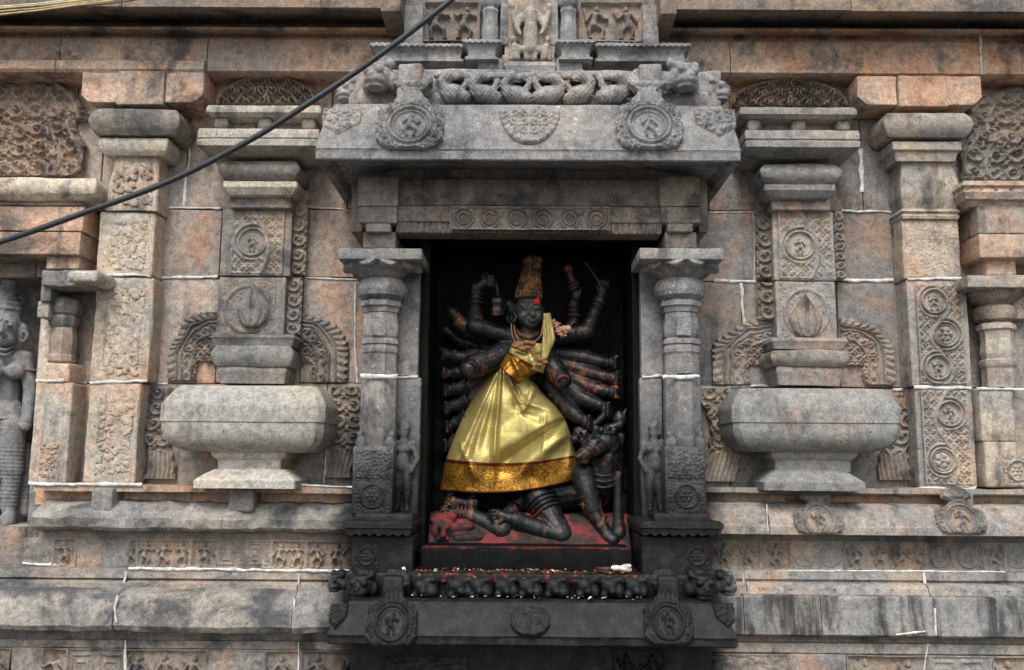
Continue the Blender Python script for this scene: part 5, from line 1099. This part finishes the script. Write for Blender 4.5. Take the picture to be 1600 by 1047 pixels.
# foot on the left
body += [C((705, 760), (703, 778), 12, 10, .02), C((702, 783), (738, 788), 9, 7, .0, -.03)] + [C((734, 780 + k * 4), (746 - k, 782 + k * 4), 2.4, 2.2, -.035) for k in range(4)]
bm_body = blob_mesh('body', body, .0036, 1, .0028)
_v = np.zeros(len(bm_body.vertices) * 3, dtype=np.float32); bm_body.vertices.foreach_get('co', _v); _v = _v.reshape(-1, 3)
_grey_lift = sm(.115, .06, np.linalg.norm(_v - np.array(Sx(828, 490, -.07)), axis=1)) * .95 + .18 * sm(.05, .25, fb(_v, 9, 13, 3))  # head coloured greyer to brighten the face, plus faint random patches
bm_body.attributes.new('grey_lift', 'FLOAT', 'POINT').data.foreach_set('value', _grey_lift.astype(np.float32))
link('body', bm_body, BL, dt)
# carved back of the relief and the rock under the figures
def rockw(V):
    V = V.copy(); z0 = dz0; t = np.clip((V[:, 2] - z0) / .14, 0, 1); V[:, 1] += np.where(V[:, 1] < .05, t * .11, 0); return V
bpx('rock_base', dt, 667, 806, 988, 860, -.15, .13, M['powder'], r=.01, n=.010, seg=.015, warp=rockw)
# crown
def crown():
    cx, cy = 0, 0; z0, z1 = Z(826, 468, -.03), Z(830, 399, -.03); h = z1 - z0; xb, xt = X(825, 466, -.03), X(833, 400, -.03)
    def post(V, N):
        V = V.copy(); t = (V[:, 2] - z0) / h; th = np.arctan2(V[:, 0], -V[:, 1])
        pat = (np.abs(np.sin(th * 6)) ** .6 * np.abs(np.sin(t * 19)) ** .6 - .5) * .0075 * sm(.16, .22, t) + .003 * np.sin(th * 26) * sm(.20, .17, t) + fb(V + 3, 45, 6, 3) * .006
        V = V + N * pat[:, None]; V[:, 0] += xb + (xt - xb) * t; V[:, 1] += -.03 + .02 * t; return V
    u = UP; lathe('crown', dt, 0, 0, [(9 * u, z1), (12.5 * u, z1 - .004), (14 * u, z1 - .02), (14.5 * u, z1 - .06 * h), (16.5 * u, z0 + .55 * h), (18.5 * u, z0 + .33 * h), (20 * u, z0 + .2 * h), (21.8 * u, z0 + .17 * h), (22 * u, z0 + .12 * h), (20.5 * u, z0 + .10 * h), (22.2 * u, z0 + .07 * h), (22 * u, z0 + .02 * h), (20 * u, z0)], M['crown'], n=48, nz=.001, s=.005, post=post)
crown()
link('forehead_mark', blob_mesh('forehead_mark', [E((838, 472), (6.5, 3.5, 5), -.084), E((840, 468), (4, 3, 3), -.083)], .003, 1, .001), M['red'], dt)
for c, ax, R in (((744, 462), (0, .2, 1), 11), ((744, 469), (0, .2, 1), 11.4), ((744, 476), (0, .2, 1), 12), ((936, 474), (.4, 0, 1), 10.6), ((934, 481), (.4, 0, 1), 11), ((897, 480), (0, 0, 1), 10), ((897, 487), (0, 0, 1), 10.4), ((897, 494), (0, 0, 1), 11)):
    ring('bangle', dt, Sx(c[0], c[1], -.058 if c[0] < 760 else (-.047 if c[0] > 920 else .034)), ax, R * UP, 2.0 * UP, BL)
for el, wr, r, y1 in WR:
    a, b = Sx(el[0], el[1], .03), Sx(wr[0], wr[1], y1)
    for t_ in (.97, .86, .76): ring('bangle', dt, a + (b - a) * t_, b - a, r * (1.04 - .36 * t_) * UP, 1.7 * UP, BL)
    ring('armlet', dt, a + (b - a) * .12, b - a, r * 1.08 * UP, 1.9 * UP, BL)
ring('stump_ring', dt, Sx(735, 576, -.12), Sx(733, 577, -.10) - Sx(738, 572, -.07), 10 * UP, 2.2 * UP, BL); ring('stump_ring', dt, Sx(879, 595, -.128), Sx(879, 594, -.10) - Sx(874, 584, -.07), 9 * UP, 2.6 * UP, M['redstone'])
ring('armlet', dt, Sx(757, 514.5, -.025), (1, 0, .25), 15.5 * UP, 2.2 * UP, BL); ring('armlet', dt, Sx(900, 521, -.015), (1, 0, .15), 15.5 * UP, 2.2 * UP, BL)
for c, y in (((799, 496), -.035), ((848, 497), -.03)): ring('earring', dt, Sx(c[0], c[1], y), (.5, 1, 0), 8 * UP, 3.4 * UP, BL)
tube('necklace', dt, spline([Sx(806, 512, -.03), Sx(812, 522, -.055), Sx(827, 528, -.066), Sx(842, 522, -.055), Sx(847, 512, -.03)], 20), 1.9 * UP, BL)
tube('necklace', dt, spline([Sx(802, 512, -.03), Sx(810, 528, -.055), Sx(827, 536, -.066), Sx(844, 528, -.055), Sx(850, 512, -.03)], 20), 1.6 * UP, BL)
# what the hands hold
tube('bell_handle', dt, [Sx(775, 437, -.075), Sx(777, 452, -.075), Sx(778, 468, -.075)], 3.0 * UP, BL)
bc = Sx(778, 480, -.075); lathe('bell', dt, bc.x, bc.y, [(4 * UP, Z(778, 465, -.075)), (11 * UP, Z(778, 468, -.075)), (12 * UP, Z(778, 474, -.075)), (10 * UP, Z(778, 478, -.075)), (10 * UP, Z(778, 490, -.075)), (8 * UP, Z(778, 494, -.075))], BL, n=18, post=lambda V, N: V + N * (.0016 * np.sin(np.arctan2(V[:, 0] - bc.x, V[:, 1] - bc.y) * 12))[:, None])
tube('sword', dt, spline([Sx(944, 462, -.06), Sx(936, 442, -.06), Sx(925, 424, -.05), Sx(912, 408, -.04)], 16), [4 * UP - k * .13 * UP for k in range(16)], BL, k=6)
link('flower_top', blob_mesh('flower_top', [E((888, 419), (7, 6, 6), .03), E((884, 422), (4, 4, 4), .025), E((892, 422), (4, 4, 4), .025)], .004, 1, .002), M['redstone'], dt)
# buffalo demon
buf = [E((945, 690), (24, 24, 24), -.03), C((940, 694), (914, 709), 19, 12, -.05, -.10), E((910, 713), (12, 11, 10), -.10), E((903, 714), (5, 6, 5), -.115), C((902, 720), (916, 722), 3, 4, -.11), E((929, 694), (6, 5, 4.5), -.10), C((922, 689), (936, 688), 2.4, 2.4, -.10), E((958, 700), (8, 6, 14), -.06, (0, .5, 0)), E((968, 690), (9, 7, 15), -.03, (0, .3, 0)),
       C((950, 670), (968, 664), 8, 7, -.03), C((968, 664), (978, 640), 7, 3, -.03, -.02), C((935, 674), (925, 662), 7, 5, -.03), E((948, 676), (17, 12, 7), -.06), E((940, 672), (5, 5, 5), -.08), E((950, 670), (5, 5, 5), -.08), E((960, 672), (5, 5, 5), -.075),
       E((938, 748), (34, 24, 36), .02), C((948, 715), (944, 750), 26, 30, -.01, .01), C((870, 772), (930, 765), 26, 30, .05), C((912, 744), (925, 796), 21, 15, -.04, -.07), C((926, 798), (948, 835), 14.5, 10, -.07, -.10), C((948, 838), (957, 845), 11, 12, -.10, -.11), C((965, 700), (975, 760), 12, 11, .05), C((975, 740), (972, 800), 12, 10, .06)]
buf += [E((908, 682), (15, 12, 13), -.03), E((898, 686), (8, 8, 7), -.06), E((914, 692), (7, 8, 6), -.06), E((905, 672), (10, 8, 6), -.03), E((904, 680), (3, 3, 3), -.075), E((913, 680), (3, 3, 3), -.07), C((900, 674), (916, 674), 2.5, 2.5, -.065)]
link('buffalo_demon', blob_mesh('buffalo_demon', buf, .0040, 1, .003), BL, dt)
for k, (py, R) in enumerate(((738, 24), (747, 27), (756, 29))): tube('neck_ring', dt, spline([Sx(920, py - 6, -.04), Sx(930, py + 3, -.06), Sx(946, py + 6, -.065), Sx(962, py + 1, -.05), Sx(970, py - 8, -.02)], 14), 2.2 * UP, BL)
for k, (px, py, R) in enumerate(((918, 774, 18), (921, 784, 17), (934, 812, 13.5))): ring('anklet', dt, Sx(px, py, -.05 - .004 * k), (.3, 0, -1), R * UP, 2 * UP, BL)
cz = lambda p: Z(965, p, -.09); cx_ = X(966, 790, -.09)
lathe('club', dt, cx_, -.09, [(4 * UP, cz(736)), (6 * UP, cz(742)), (7 * UP, cz(780)), (8.5 * UP, cz(815)), (9.5 * UP, cz(818)), (9 * UP, cz(822)), (12 * UP, cz(832)), (12.5 * UP, cz(842)), (10 * UP, cz(848)), (11 * UP, cz(855))], BL, n=16)
# kneeling demon
kn = [C((842, 778), (876, 836), 25, 19, -.02, -.09), C((876, 838), (804, 812), 18, 12, -.09, -.10), C((803, 812), (782, 806), 11, 9, -.10)] + fingers(778, 806, -1, .15, -.105, 4, 3.0, 16, .25, 1)
kn += [C((848, 770), (800, 790), 20, 14, .03), C((735, 806), (784, 829), 12.5, 16, -.05, -.09), C((784, 829), (800, 800), 15, 14, -.08, -.02), C((735, 806), (705, 799), 10, 8, -.05, -.06)] + fingers(700, 799, -1, .0, -.062, 4, 2.8, 14, .3, -1)
link('kneeling_demon', blob_mesh('kneeling_demon', kn, .0040, 1, .0025), BL, dt)
for k, t_ in enumerate((.1, .2, .3, .4)):
    a, b = Sx(842, 778, -.02), Sx(876, 836, -.09); ring('waist_fold', dt, a + (b - a) * t_, b - a, (26.5 - 6 * t_) * UP, 1.6 * UP, BL)
for k in range(3):
    a, b = Sx(804, 812, -.10), Sx(876, 838, -.09); ring('anklet', dt, a + (b - a) * (.06 + .05 * k), b - a, (12.6 + .3 * k) * UP, 1.6 * UP, BL)
    a, b = Sx(706, 799, -.06), Sx(735, 806, -.05); ring('anklet', dt, a + (b - a) * (.25 + .2 * k), b - a, (9.6 + .3 * k) * UP, 1.5 * UP, M['redstone'])
he = [E((692, 830), (19, 15, 18), -.10), E((688, 822), (5, 5, 5), -.145), E((698, 823), (5, 5, 5), -.145), C((692, 828), (692, 836), 3, 5, -.15), C((684, 842), (700, 842), 3, 3, -.14), C((680, 812), (704, 808), 9, 9, -.08), C((712, 826), (735, 822), 8, 7, -.10), C((715, 842), (748, 838), 8, 7, -.12), C((705, 815), (690, 818), 12, 10, -.06), C((708, 838), (760, 846), 14, 9, -.07), E((683, 845), (10, 9, 9), -.1), C((700, 822), (745, 835), 12, 8, -.05), E((697, 826), (8, 8, 7), -.11)]
link('severed_head', blob_mesh('severed_head', he, .0042, 1, .004), M['powder'], dt)

# ------------------------------------------------------------------ the gold sari
sari = thing('gold_sari', 'shiny gold silk sari with orange zari border draped over the goddess', 'sari', (NX, -.1, Z(800, 770, -.1)))
def patch(name, L, Rr, y_edge, bulge, t0, t1, mat, folds=(), nu=90, nv=110, sag=0.0, thick=.0025, pw=.6, yfun=None):
    L = np.array(L, float); Rr = np.array(Rr, float); k = np.linspace(0, 1, len(L))
    T = np.linspace(t0, t1, nv); S = np.linspace(0, 1, nu); V = np.zeros((nu, nv, 3)); uv = np.zeros((nu, nv, 2))
    lx, ly, rx, ry = (np.interp(T, k, q) for q in (L[:, 0], L[:, 1], Rr[:, 0], Rr[:, 1]))
    PX = lx[None] + (rx - lx)[None] * S[:, None]; PY = ly[None] + (ry - ly)[None] * S[:, None] + sag * np.sin(math.pi * S)[:, None] * T[None]
    Yd = y_edge - bulge * np.sin(math.pi * np.clip(S, 0, 1))[:, None] ** pw * (.75 + .25 * T[None])
    for x0, y0, x1, y1, w, a in folds:
        dx, dy = x1 - x0, y1 - y0; l2 = dx * dx + dy * dy; tt = ((PX - x0) * dx + (PY - y0) * dy) / l2; tc = np.clip(tt, 0, 1)
        d = ((PX - x0) * -dy + (PY - y0) * dx) / math.sqrt(l2); ww = w * (.6 + .8 * tc)
        Yd -= a * np.exp(-(d / ww) ** 2) * sm(-.12, .1, tt) * (1 - sm(.85, 1.25, tt))
    if name in ('skirt', 'border'):
        for gx, gy, gr, ga in ((858, 668, 38, .055), (742, 715, 30, .020), (800, 730, 26, -.022), (770, 630, 22, .018), (905, 730, 20, .02), (830, 745, 14, -.012), (700, 760, 14, -.012)): Yd -= ga * np.exp(-((PX - gx) ** 2 + (PY - gy) ** 2) / gr ** 2)
    for i in range(nu):
        for j in range(nv): V[i, j] = W(PX[i, j], PY[i, j], Yd[i, j])
    V[..., 1] += fb(V, 24, 5, 3) * .006 + fb(V, 7, 15, 2) * .03
    uv[..., 0] = S[:, None]; uv[..., 1] = T[None] if name != 'blouse_border' else .8 + .2 * T[None]
    me = mesh(name, V.reshape(-1, 3), gridfaces(nu, nv), uv=uv.reshape(-1, 2)); o = link(name, me, mat, sari)
    md = o.modifiers.new('thick', 'SOLIDIFY'); md.thickness = thick; md.offset = -1
    return o
SL = [(783, 567), (764, 584), (742, 614), (723, 650), (707, 688), (694, 725), (686, 766)]; SR = [(832, 591), (846, 612), (868, 634), (884, 656), (896, 690), (904, 716), (908, 748)]
FO = [(783, 568, 770, 735, 4, .024), (783, 568, 741, 700, 7, .014), (783, 568, 757, 690, 5, -.012), (812, 628, 868, 640, 6, .018), (818, 642, 795, 590, 4, .022), (818, 642, 838, 600, 5, .016), (806, 605, 812, 636, 7, -.022), (815, 645, 845, 655, 6, -.010),
      (884, 656, 775, 730, 9, -.042), (884, 680, 800, 745, 9, .016), (783, 568, 705, 735, 6, .016), (775, 590, 718, 740, 5, -.014), (852, 650, 846, 745, 3, .005), (718, 690, 740, 745, 5, .012), (893, 690, 888, 748, 6, .008), (815, 720, 818, 775, 12, .008), (772, 640, 774, 735, 2.5, .006)]
patch('skirt', SL, SR, .03, .125, 0, .80, M['gold'], FO, 130, 150, 12, pw=.42); patch('border', SL, SR, .028, .127, .80, 1.0, M['border'], FO, 130, 40, 12, pw=.42)
patch('blouse', [(803, 532), (797, 543), (790, 560)], [(856, 538), (856, 560), (849, 584)], -.085, .030, 0, 1, M['gold'], [(820, 536, 838, 575, 5, .012), (805, 545, 845, 560, 5, -.010)], 40, 40)
patch('blouse_border', [(794, 549), (787, 560), (780, 572)], [(846, 578), (830, 588), (810, 600)], -.085, .058, 0, 1, M['border'], [(800, 560, 818, 592, 5, .014), (812, 565, 835, 585, 4, -.010)], 40, 30)
patch('shoulder_sash', [(849, 490), (848, 505), (847, 530), (845, 560)], [(860, 489), (864, 508), (868, 530), (855, 562)], -.105, .008, 0, 1, M['gold'], [(855, 492, 858, 550, 2.5, .005)], 24, 50)

# garlands
sg = thing('seed_garland', 'string of brown seeds lying over the gold blouse', 'garland', Sx(820, 530, -.12))
for pts in ([(803, 508), (806, 524), (815, 538), (826, 546), (838, 556), (845, 566)], [(848, 508), (845, 524), (836, 533), (822, 538), (812, 542)], [(799, 506), (800, 522), (806, 536), (812, 545)]):
    tube('string', sg, spline([Sx(a, b, -.10 - .02 * (b - 500) / 60) for a, b in pts], 24), 1.1 * UP, M['string'])
for a, b, r in ((806, 541, 6), (816, 545, 6), (823, 535, 5.5), (832, 536, 5.5), (845, 562, 6), (851, 566, 5), (842, 570, 5), (826, 543, 4.5)):
    link('seed', blob_mesh('seed', [ell((0, 0, 0), (r * UP * 1.2, r * UP * .8, r * UP * .8))], .004, 0, .004), M['seed'], sg, loc=Sx(a, b, -.125))
fg = thing('flower_bunch', 'small bunch of dried pink flowers on the goddess right shoulder', 'flowers', Sx(875, 520, -.06))
rr_ = np.random.default_rng(5); fm = blob_mesh('dried_flower', [ell((0, 0, 0), (.009, .008, .008)), ell((.007, -.004, .004), (.006, .006, .005)), ell((-.006, -.004, .005), (.006, .006, .005)), ell((0, -.004, -.008), (.006, .006, .005))], .0028, 0, .003)
for k in range(34):
    u, v = rr_.random(2); o = link('dried_flower', fm, M['dryflower'], fg, loc=Sx(863 + 22 * u, 500 + 24 * u * .7 + 12 * v, -.06 - .03 * rr_.random())); o.rotation_euler = tuple(rr_.random(3) * 6)
link('seed', blob_mesh('seed', [ell((0, 0, 0), (.018, .013, .013))], .004, 0, .002), M['nut'], fg, loc=Sx(886, 513, -.08))

# ================================================================== the figure in the left niche
lf = thing('standing_statue', 'grey stone standing woman statue in the left edge niche, half out of view', 'statue', Sx(10, 820, .05))
def left_statue():
    y = .06; p = [E((8, 510), (25, 24, 29), y - .05), E((8, 530), (15, 15, 12), y - .075), C((9, 478), (14, 448), 25, 13, y - .03, y - .02), C((8, 490), (9, 486), 26, 25, y - .04), C((14, 448), (17, 430), 12, 4, y - .02),
         E((36, 520), (9, 10, 16), y - .03), C((8, 545), (8, 535), 15, 14, y - .03), C((-18, 562), (34, 562), 17, 16, y - .02), C((6, 570), (8, 630), 32, 24, y), E((-6, 578), (15, 15, 14), y - .07), E((24, 580), (15, 15, 14), y - .06), C((6, 650), (4, 668), 34, 38, y),
         C((16, 670), (20, 735), 25, 17, y - .03), C((-8, 670), (-12, 735), 25, 17, y - .02), C((20, 735), (14, 795), 17, 11, y - .03), C((-12, 735), (-8, 795), 17, 11, y - .02), C((14, 805), (12, 815), 11, 10, y - .04, y - .08), C((-10, 805), (-12, 815), 11, 10, y - .03, y - .07),
         C((40, 560), (48, 610), 13, 11, y - .02), C((48, 610), (42, 655), 11, 9, y - .02, y - .06), E((40, 664), (9, 8, 10), y - .06), C((-26, 560), (-34, 615), 13, 11, y - .02), C((-34, 615), (-10, 590), 10, 8, y - .03, y - .1),
         C((3, 505), (2, 517), 3, 5, y - .125, y - .14), E((-5, 508), (6, 4, 3), y - .112), E((16, 508), (6, 4, 3), y - .108), C((-12, 502), (-1, 500), 2, 2, y - .11), C((9, 500), (21, 502), 2, 2, y - .108), E((4, 524), (7, 4, 2.4), y - .125), C((40, 700), (38, 800), 10, 8, y + .02)]
    zk1, zk0 = Z(10, 690, y), Z(10, 800, y)
    def pleat(V, N):
        m = sm(zk1, zk1 - .03, V[:, 2]) * sm(zk0 - .01, zk0 + .03, V[:, 2]); c = sm(Z(10, 500, y), Z(10, 490, y), V[:, 2])
        return V + N * (m * .0015 * np.sin(V[:, 2] * 420 + 14 * V[:, 0]) + c * .003 * np.sin(V[:, 2] * 260) * (np.abs(np.sin(V[:, 0] * 90)) + .4))[:, None]
    link('figure', blob_mesh('figure', p, .0045, 2, .002, pleat), M['gstatue'], lf)
    for py, R in ((553, 21), (545, 17)): tube('necklace', lf, spline([Sx(-10, py - 8, y - .03), Sx(0, py, y - .085), Sx(12, py + 1, y - .085), Sx(26, py - 8, y - .03)], 14), 2 * UP, M['gstatue'])
    for py in (655, 662, 670): ring('girdle', lf, Sx(5, py, y), (0, 0, 1), 37 * UP, 2.4 * UP, M['gstatue'], 28)
    ring('earring', lf, Sx(37, 526, y - .05), (.4, 1, 0), 8 * UP, 3.5 * UP, M['gstatue']); ring('armlet', lf, Sx(43, 578, y - .02), (.1, 0, 1), 13.5 * UP, 2.2 * UP, M['gstatue'])
    bpx('pedestal', lf, -80, 820, 44, 840, -.04, .16, M['base'], r=.008, n=.004)
left_statue()

# ================================================================== cables
cab = spline([tuple(Sx(a, b, y)) for a, b, y in ((-140, 415, -.95), (0, 378, -.95), (130, 333, -.95), (265, 283, -.95), (385, 222, -.96), (475, 166, -.97), (585, 92, -.98), (705, 0, -1.0), (790, -75, -1.0))], 80)
tag(tube('overhead_cable', None, cab, .0088, M['cable'], 10), 'thick black cable slanting across the upper left of the wall', 'cable')
wb = thing('wire_bundle', 'loose bundle of thin yellow and white wires in the top left corner', 'wires', Sx(80, 10, -.8))
for k, (dy, m) in enumerate(((0, 'wirey'), (4, 'wirew'), (8, 'wirey'), (11, 'wireb'), (-3, 'wirew'))):
    tube('wire', wb, spline([tuple(Sx(a, b + dy * (1 + .2 * math.sin(k + a / 60)), -.8 - .004 * k)) for a, b in ((-90, 24), (0, 13), (60, 8), (120, 1), (190, -8), (320, -30))], 30), .0026, M[m], 6)

# ================================================================== offerings and litter
def scatter(name, label, cat, n, area, seed, mats, size=(.004, .011), kind='stuff'):
    r = np.random.default_rng(seed); V, F, mi = [], [], []
    for k in range(n):
        a = area[r.integers(len(area))]; x = a[0] + (a[1] - a[0]) * r.random(); y = a[2] + (a[3] - a[2]) * r.random(); z = a[4] + .002 + .004 * r.random()
        s = size[0] + (size[1] - size[0]) * r.random() ** 2; t = r.random() * 6.28; e = .35 + .65 * r.random(); c = []
        for q in range(5):
            b = q * 1.2566; px, py = math.cos(b) * s, math.sin(b) * s * e; c.append((x + px * math.cos(t) - py * math.sin(t), y + px * math.sin(t) + py * math.cos(t), z + s * .5 * (r.random() - .2)))
        i = len(V); V += c + [(x, y, z + s * .35)]; F += [(i + q, i + (q + 1) % 5, i + 5) for q in range(5)]; mi += [int(r.integers(len(mats)))] * 5
    me = mesh(name, V, F); [me.materials.append(M[m]) for m in mats]; me.polygons.foreach_set('material_index', np.array(mi, dtype=np.int32)); me.update()
    return tag(link(name, me, None), label, cat, kind=kind)
zs = zc(897, -.42) + .001; zk = zc(941, -.49) + .008; sx0, sx1 = X(655, 900, -.3), X(985, 900, -.3)
scatter('flower_petals', 'loose petals and rice scattered along the blackened niche sill', 'petals', 150, [(sx0, sx1, -.415, -.335, zs)], 3, ['petal_w', 'petal_y', 'petal_r', 'petal_d', 'petal_r', 'petal_d'], (.003, .009))
scatter('petal_litter', 'sparse dry petals caught along the lower niche eave top', 'petals', 60, [(X(640, 940, -.45), X(1020, 940, -.45), -.485, -.42, zk)], 8, ['petal_w', 'petal_y', 'petal_d'], (.003, .009))
for k, (px, py, y, s, lb) in enumerate(((436, 0, 0, 0, ''),)): pass
pc = Sx(968, 890, -.30)
tag(link('broken_coconut', blob_mesh('broken_coconut', [ell((0, 0, .014), (.034, .022, .012), 0, .12), ell((.014, -.008, .024), (.018, .013, .008)), ell((-.024, -.006, .016), (.014, .014, .008))], .0035, 1, .008), M['chip'], None, loc=(pc.x, -.375, zs)), 'pale broken lump of coconut lying at the right end of the niche sill', 'coconut')
ll = Sx(942, 892, -.30)
lamp = lathe('clay_lamp', None, ll.x, -.375, [(.020, zs + .004), (.027, zs + .016), (.030, zs + .016), (.026, zs + .004), (.016, zs + .0005)], M['clay'], n=20, s=.004)
tag(lamp, 'small dark clay lamp beside the coconut lump on the sill', 'lamp')
for px, py, y, z, nm, lb, r in ((630, 892, -.40, None, 'paper_scrap', 'white paper scrap leaning on the left pillar pedestal', .012), (680, 897, -.40, zs, 'paper_scrap', 'white paper scrap at the left end of the sill', .010), (864, 896, -.40, zs, 'paper_scrap', 'white paper scrap in the middle of the sill', .012), (922, 942, -.49, zk, 'paper_scrap', 'curled white scrap on the lower niche eave right of centre', .014)):
    p = Sx(px, py, y); z = p.z if z is None else z
    V = [(-r, -r * .5, 0), (r, -r * .35, .004), (r * .8, r * .5, .010), (-r * .7, r * .45, .006), (0, 0, .009)]; me = mesh(nm, V, [(0, 1, 4), (1, 2, 4), (2, 3, 4), (3, 0, 4)], False)
    o = link(nm, me, M['paper'], None, loc=(p.x, y, z + .003)); o.rotation_euler = (.5 if z == p.z else .1, .2, px * .7); tag(o, lb, 'paper', 'paper scraps')
# dry twigs in the bird row
def twigs():
    r = np.random.default_rng(12); V, F = [], []
    for k in range(150):
        c = (910, 957, 760, 870, 600, 1010)[r.integers(6)]; px = c + r.normal() * 26; py = 118 + r.random() * 40; a = np.array(Sx(px, py, -.47 + .06 * r.random())); d = r.normal(size=3) * np.array([1, .35, .8]); d *= (.012 + .03 * r.random()) / np.linalg.norm(d)
        n = np.cross(d, [0, 1, 0]); n *= .0007 / (np.linalg.norm(n) + 1e-9); i = len(V); m = np.array([0, .0007, 0])
        for q in (a, a + d): V += [tuple(q + n), tuple(q - n + m), tuple(q - n - m)]
        F += [(i, i + 1, i + 4, i + 3), (i + 1, i + 2, i + 5, i + 4), (i + 2, i, i + 3, i + 5)]
    tag(link('dry_twigs', mesh('dry_twigs', V, F), M['twig']), 'dry grass stalks caught among the carved birds', 'twigs', kind='stuff')
twigs()
